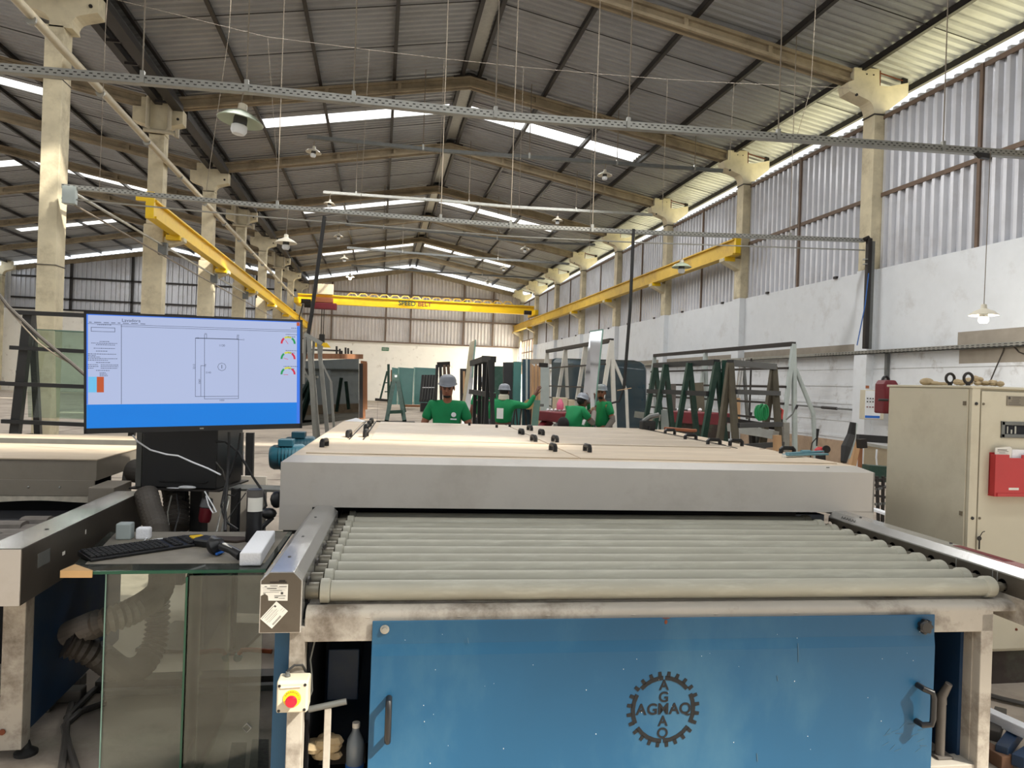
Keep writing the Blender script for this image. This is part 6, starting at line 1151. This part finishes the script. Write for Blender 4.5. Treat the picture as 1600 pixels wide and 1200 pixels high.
for u, v, u2, v2 in ((1366, 750, 1388, 748), (1366, 758, 1388, 762), (1368, 765, 1388, 759), (1370, 744, 1374, 862), (1380, 744, 1378, 862), (1366, 774, 1390, 778), (1367, 788, 1388, 786)): dbar(t, 'bar', 'galv_dk' if (u+v) % 2 else 'steel_dark', u, v, u2, v2, .025, 7.6)
sub(t, 'sheet', M['foam'], MB().bar(dep(1364, 797, 7.2), dep(1392, 803, 7.2), .5, .02))
# control box on the right wall
t = thing('control_box', 'pale wall control box with rows of small indicator buttons', 'control box', at(1364, 630, 'X', 10.75)); a, b = at(1350, 608, 'X', 10.7), at(1378, 655, 'X', 10.7)
cA, cB = dep(1350, 655, 15.3), dep(1377, 656, 15.3); cx = (cB-cA); CW = cx.length; cx.normalize(); cz = Vector((0, 0, 1)); cz = (cz-cx*cz.dot(cx)).normalized(); cy = cz.cross(cx)
CB = Matrix((cx, cy, cz)).transposed().to_4x4(); CB.translation = cA; CH = (dep(1351, 609, 15.3)-dep(1350, 655, 15.3)).length
sub(t, 'housing', M['cabinet'], MB(CB).box(0, CW+.05, 0, .22, 0, CH), bev=.01); sub(t, 'face', M['white'], MB(CB).box(.01, CW-.03, -.012, 0, .015, CH-.015)); sub(t, 'blue_strip', M['blueshell'], MB(CB).box(.012, CW-.04, -.016, -.012, .03, .08))
for r_, (zz, n_) in enumerate(((.71, 6), (.6, 5), (.42, 5))):
    for i in range(n_): sub(t, 'button', M['steel_dark'] if r_ < 2 else M['maroon'], MB(CB).box(.035+i*.058, .06+i*.058, -.03, -.012, zz*CH-.012, zz*CH+.012), bev=.004)
sub(t, 'bracket', M['bare'], MB().bar(CB @ Vector((CW, .1, CH*.5)), (10.7, 14.7, (CB @ Vector((0, 0, CH*.5))).z), .1, .3)); sub(t, 'caution_tag', M['orange'], MB(CB).box(.06, .13, .1, .11, CH+.03, CH+.09)); sub(t, 'dangling_tag', M['foam'], MB(CB).box(CW-.1, CW-.03, -.03, -.025, CH*.5, CH*.62))
t = thing('red_lifting_clamp', 'dark red vacuum lifting clamp with black ring behind the cabinet, left', 'lifting clamp', dep(1392, 640, 5)); 
sub(t, 'body', M['maroon'], MB(Matrix.Translation(dep(1393, 605, 5))).prism([(-.055, -.18), (.055, -.18), (.055, .02), (.035, .048), (-.035, .048), (-.055, .02)], 'Y', 0, .1), bev=.01)
sub(t, 'ring', M['black2'], MB().tube([dep(1393, 595, 5)+Vector((.024*math.cos(R(a)), .06, .03*math.sin(R(a)))) for a in range(0, 361, 24)], .009, 8), smooth=True); dbar(t, 'post', 'steel_dark', 1397, 640, 1400, 980, .05, 5.1)
t = thing('loose_wall_wire', 'dark wire dangling down the right wall above the cabinet', 'wire', at(1560, 560, 'X', 10.8)); sub(t, 'wire', M['wire_dk'], MB().tube([at(u, v, 'X', 10.78) for u, v in ((1570, 540), (1567, 550), (1556, 575), (1548, 594), (1540, 600))], .012, 6), smooth=True); sub(t, 'wire', M['wire_dk'], MB().tube([at(u, v, 'X', 10.78) for u, v in ((1583, 540), (1592, 550), (1600, 553), (1640, 556))], .012, 6), smooth=True)
# ================================================================= PEOPLE
def person(name, label, pos, face, J, skin='skin', extra=None, helmet_tilt=(0, 0), look=0):
    # J: joints in the figure's own frame (x to its right, y forwards, z up)
    fx_ = Matrix.Rotation(face, 4, 'Z'); fx_.translation = Vector(pos)
    t = thing(name, label, 'person', pos)
    def skinmesh(nm, mt, pts, edges, root):
        me = bpy.data.meshes.new(nm); bm = bmesh.new(); sk = bm.verts.layers.skin.verify(); L = {}
        for k, (p, r_) in pts.items():
            v = bm.verts.new(fx_.to_3x3() @ Vector(p)); v[sk].radius = (r_, r_) if not isinstance(r_, tuple) else r_; v[sk].use_root = (k == root); L[k] = v
        for a, b in edges: bm.edges.new((L[a], L[b]))
        bm.to_mesh(me); bm.free(); me.materials.append(mt); o = bpy.data.objects.new(nm, me); COL.objects.link(o); o.parent = t; o['_org'] = tuple(pos)
        s_ = o.modifiers.new('skin', 'SKIN'); s_.use_smooth_shade = True; sb = o.modifiers.new('sub', 'SUBSURF'); sb.levels = 2; sb.render_levels = 2; return o
    P = {}; E_ = []
    def add(k, p, r_, to=None):
        P[k] = (p, r_)
        if to: E_.append((to, k))
    add('pelvis', J['pelvis'], (.13, .1)); add('waist', J['waist'], (.105, .08), 'pelvis'); add('chest', J['chest'], (.11, .085), 'waist'); add('neck0', J['neck'], .055, 'chest')
    h = Vector(J['head']); add('neck1', tuple(h-Vector((0, .01, .11))), .052, 'neck0'); add('jaw', tuple(h+Vector((0, .012, -.06))), (.062, .068), 'neck1'); add('face', tuple(h+Vector((0, .0, .0))), (.073, .085), 'jaw'); add('crown', tuple(h+Vector((0, -.008, .075))), (.068, .08), 'face')
    for s_, q in (('l', -1), ('r', 1)):
        add('sh'+s_, J['sh'+s_], .06, 'chest'); add('el'+s_, J['el'+s_], .042, 'sh'+s_); add('wr'+s_, J['wr'+s_], .029, 'el'+s_)
        w_ = Vector(J['wr'+s_]); d = (w_ - Vector(J['el'+s_])).normalized(); sd = d.cross(Vector((0, 1, 0.2))).normalized()*q; pl_ = w_ + d*.07; add('pa'+s_, tuple(pl_), (.036, .02), 'wr'+s_)
        up = sd.cross(d)
        for i, (off, ln) in enumerate(((-.03, .065), (-.01, .078), (.01, .074), (.03, .058))):
            a = pl_ + sd*off + d*.03; add(f'f{s_}{i}a', tuple(a+d*ln*.5), .0095, 'pa'+s_); add(f'f{s_}{i}b', tuple(a+d*ln*.95+up*.015), .008, f'f{s_}{i}a')
        a = w_ + d*.03 - sd*.03; add(f't{s_}a', tuple(a+d*.03-sd*.015), .011, 'wr'+s_); add(f't{s_}b', tuple(a+d*.065-sd*.02+up*.01), .009, f't{s_}a')
        add('hp'+s_, J.get('hp'+s_, (.1*q, J['pelvis'][1], J['pelvis'][2]-.06)), .095, 'pelvis'); add('kn'+s_, J.get('kn'+s_, (.11*q, .02, .48)), .06, 'hp'+s_); add('an'+s_, J.get('an'+s_, (.12*q, -.02, .09)), .042, 'kn'+s_); add('to'+s_, J.get('to'+s_, (.13*q, .14, .04)), .04, 'an'+s_)
    skinmesh('body', M[skin], P, E_, 'pelvis')
    # shirt
    S = {'b': (J['pelvis'], (.17, .13)), 'w': (J['waist'], (.165, .135)), 'c': (J['chest'], (.185, .15)), 'n': (tuple(Vector(J['neck'])-Vector((0, 0, .015))), .075)}; Q = [('b', 'w'), ('w', 'c'), ('c', 'n')]
    for s_ in 'lr':
        a, b = Vector(J['sh'+s_]), Vector(J['el'+s_]); k = .98 if J.get('long') else .72
        S['s'+s_] = (tuple(a), .08); S['e'+s_] = (tuple(a.lerp(b, k)), .066 if not J.get('long') else .056); Q += [('c', 's'+s_), ('s'+s_, 'e'+s_)]
        if J.get('long'): S['f'+s_] = (tuple(b.lerp(Vector(J['wr'+s_]), .95)), .042); Q.append(('e'+s_, 'f'+s_))
    sh_ = skinmesh('green_shirt', M['shirt'], S, Q, 'b')
    T = {'w': (tuple(Vector(J['pelvis'])+Vector((0, 0, .03))), (.165, .12))}; Q = []
    for s_ in 'lr':
        q = -1 if s_ == 'l' else 1; T['h'+s_] = (P['hp'+s_][0], .11); T['k'+s_] = (P['kn'+s_][0], .078); T['a'+s_] = (tuple(Vector(P['an'+s_][0])+Vector((0, 0, .04))), .065); Q += [('w', 'h'+s_), ('h'+s_, 'k'+s_), ('k'+s_, 'a'+s_)]
    skinmesh('trousers', M['trousers'], T, Q, 'w')
    for s_ in 'lr':
        if J.get('sleeve'): a, b = Vector(J['el'+s_]), Vector(J['wr'+s_]); a0 = Vector(J['sh'+s_]).lerp(a, .75); sub(t, 'arm_sleeve', M['sleeve'], MB(fx_).tube([a0, a, b], [.058, .052, .042], 12), smooth=True)
        if J.get('glove'): w_ = Vector(J['wr'+s_]); d = (w_-Vector(J['el'+s_])).normalized(); sub(t, 'glove_cuff', M['glove'], MB(fx_).tube([w_-d*.05, w_+d*.01], [.04, .036], 12), smooth=True)
        an, to = Vector(P['an'+s_][0]), Vector(P['to'+s_][0]); sub(t, 'boot', M['black'], MB(fx_).tube([an+Vector((0, -.06, -.04)), an+Vector((0, .03, -.03)), to], [.055, .058, .05], 10), smooth=True)
    # head details in a head frame that can turn and nod
    hm = fx_ @ Matrix.Translation(h) @ Matrix.Rotation(look, 4, 'Z') @ Matrix.Rotation(helmet_tilt[0], 4, 'X') @ Matrix.Rotation(helmet_tilt[1], 4, 'Y')
    H = lambda: MB(hm)
    hp_ = sub(t, 'hard_hat', M['helmet'], H().lathe((0, -.01, .045), [(.112, 0), (.11, .006), (.1, .012), (.098, .045), (.085, .08), (.054, .103), (0, .112)], 24), smooth=60)
    sub(hp_, 'peak', M['helmet'], H().add([(.09*math.cos(R(a)), .08*math.sin(R(a)) - .005, .052) for a in range(20, 161, 20)] + [(.1*math.cos(R(a)), .155*math.sin(R(a)) - .01, .043) for a in range(20, 161, 20)], [(i, i+1, i+9, i+8) for i in range(7)]), smooth=True)
    sub(hp_, 'ridge', M['helmet'], H().tube([(0, .08, .075), (0, .055, .125), (0, -.02, .148), (0, -.08, .11)], .01, 8), smooth=True)
    sub(t, 'nose', M[skin], H().tube([(0, .086, .015), (0, .108, -.018), (0, .098, -.03)], [.009, .015, .012], 8), smooth=True)
    for q in (-1, 1):
        sub(t, 'eye', M['eye'], H().ball((.03*q, .086, .008), .011, 10, (1.2, .5, .6)), smooth=True); sub(t, 'brow', M['hair'], H().tube([(.014*q, .092, .022), (.032*q, .09, .027), (.048*q, .08, .022)], .004, 6), smooth=True); sub(t, 'ear', M[skin], H().ball((.077*q, -.005, -.005), .024, 10, (.35, .7, 1.2)), smooth=True)
    sub(t, 'mouth', M['lip'], H().ball((0, .082, -.055), .02, 10, (1.2, .4, .3)), smooth=True); sub(t, 'hair', M['hair'], H().ball((0, -.03, .02), .084, 14, (.95, .85, .9)), smooth=True); sub(t, 'beard', M['hair'], H().ball((0, .058, -.085), .034, 12, (1.3, .7, .6)), smooth=True)
    if extra: extra(t, fx_, H)
    return t
def std(hgt=1.0):
    return {k: tuple(c*hgt for c in v) for k, v in dict(pelvis=(0, 0, .93), waist=(0, .01, 1.08), chest=(0, .0, 1.27), neck=(0, .0, 1.42), head=(0, .03, 1.565), shl=(-.18, 0, 1.36), shr=(.18, 0, 1.36), ell=(-.25, -.02, 1.08), elr=(.25, -.02, 1.08), wrl=(-.24, .12, .86), wrr=(.24, .12, .86)).items()}
def badge(t, fx_, H, xx=.085, zz=1.22, yy=.137):
    b = sub(t, 'chest_emblem', M['foam'], MB(fx_).lathe((-xx, yy, zz+.03), [(.0, 0), (.028, 0), (.026, .004), (0, .005)], 16, (-.1, 1, 0.05)))
    sub(t, 'chest_lettering', M['foam'], MB(fx_).box(-xx-.035, -xx+.035, yy+.002, yy+.006, zz-.028, zz-.012))
p = dep(700, 600, 8.5); J = std(.985); J['head'] = (0, .05, 1.55); J['ell'] = (-.27, .02, 1.10); J['elr'] = (.27, .02, 1.10); J['wrl'] = (-.2, .2, 1.0); J['wrr'] = (.2, .2, 1.0)
person('person', 'worker in green T shirt facing the camera, head lowered, just behind the machine', (p.x, p.y, 0), math.pi-.16, J, extra=lambda t, f_, H: badge(t, f_, H, -.07 if 0 else .085), helmet_tilt=(-.22, 0))
p = dep(787, 600, 12.8); J = std(.97); J['head'] = (0, .06, 1.47); J['shr'] = (.18, .02, 1.28); J['chest'] = (0, .02, 1.2); J['neck'] = (0, .03, 1.34); J['elr'] = (.42, .12, 1.24); J['wrr'] = (.52, .2, 1.46); J['shl'] = (-.18, .0, 1.28); J['ell'] = (-.28, .1, 1.02); J['wrl'] = (-.1, .28, 1.05); J['long'] = 1
def scf(t, f_, H):
    sub(t, 'neck_cloth', M['scarf'], H().lathe((0, -.03, -.12), [(.06, -.03), (.095, 0), (.09, .07), (.07, .09)], 18), smooth=True); sub(t, 'back_print', M['foam'], MB(f_).box(-.06, .06, -.142, -.138, 1.02, 1.2))
person('person', 'worker with cream neck cloth and long green sleeves reaching up to a glass sheet', (p.x, p.y, 0), -.5, J, skin='skin_dk', extra=scf)
p = dep(762, 600, 13.6); J = std(1.02)
person('person', 'worker seen from behind between the black rack legs, grey stripe on shirt', (p.x, p.y+.3, 0), .2, J, skin='skin_dk', extra=lambda t, f_, H: sub(t, 'reflective_stripe', M['sleeve'], MB(f_).tube([(-.2, -.03, 1.3), (-.12, -.15, 1.3), (0, -.165, 1.3), (.12, -.15, 1.3), (.2, -.03, 1.3)], .02, 6), smooth=True))
p = dep(944, 600, 12.7); J = std(.97); J['sleeve'] = 1; J['glove'] = 1; J['ell'] = (-.24, -.06, 1.07); J['wrl'] = (-.2, .08, .85); J['elr'] = (.2, .16, 1.12); J['wrr'] = (.08, .36, 1.1); J['head'] = (0, .05, 1.52)
person('person', 'bearded worker in green shirt and grey arm sleeves turned sideways, right of the carried pane', (p.x, p.y, 0), 1.75, J, look=.95, extra=lambda t, f_, H: sub(t, 'armband', M['foam'], MB(f_).tube([(.225, -.04, 1.16), (.23, -.05, 1.13)], .062, 12), smooth=True))
p = dep(893, 600, 12.1); J = std(.93); J['sleeve'] = 1; J['glove'] = 1; J['chest'] = (0, .1, 1.14); J['neck'] = (0, .17, 1.28); J['head'] = (0, .24, 1.36); J['waist'] = (0, .04, 1.0); J['shl'] = (-.17, .12, 1.22); J['shr'] = (.17, .12, 1.22); J['elr'] = (.26, .25, 1.04); J['wrr'] = (.1, .42, 1.2); J['ell'] = (-.24, .25, 1.0); J['wrl'] = (-.1, .44, 1.15)
person('person', 'stooping worker in green shirt with black hip bag, left of the carried glass pane', (p.x, p.y, 0), -1.15, J, skin='skin_dk', helmet_tilt=(-.3, 0), extra=lambda t, f_, H: sub(t, 'hip_bag', M['rag'], MB(f_).ball((.02, -.16, 1.0), .12, 14, (1.1, .6, 1)), smooth=True))
for o in bpy.data.objects:
    if '_org' in o: del o['_org']
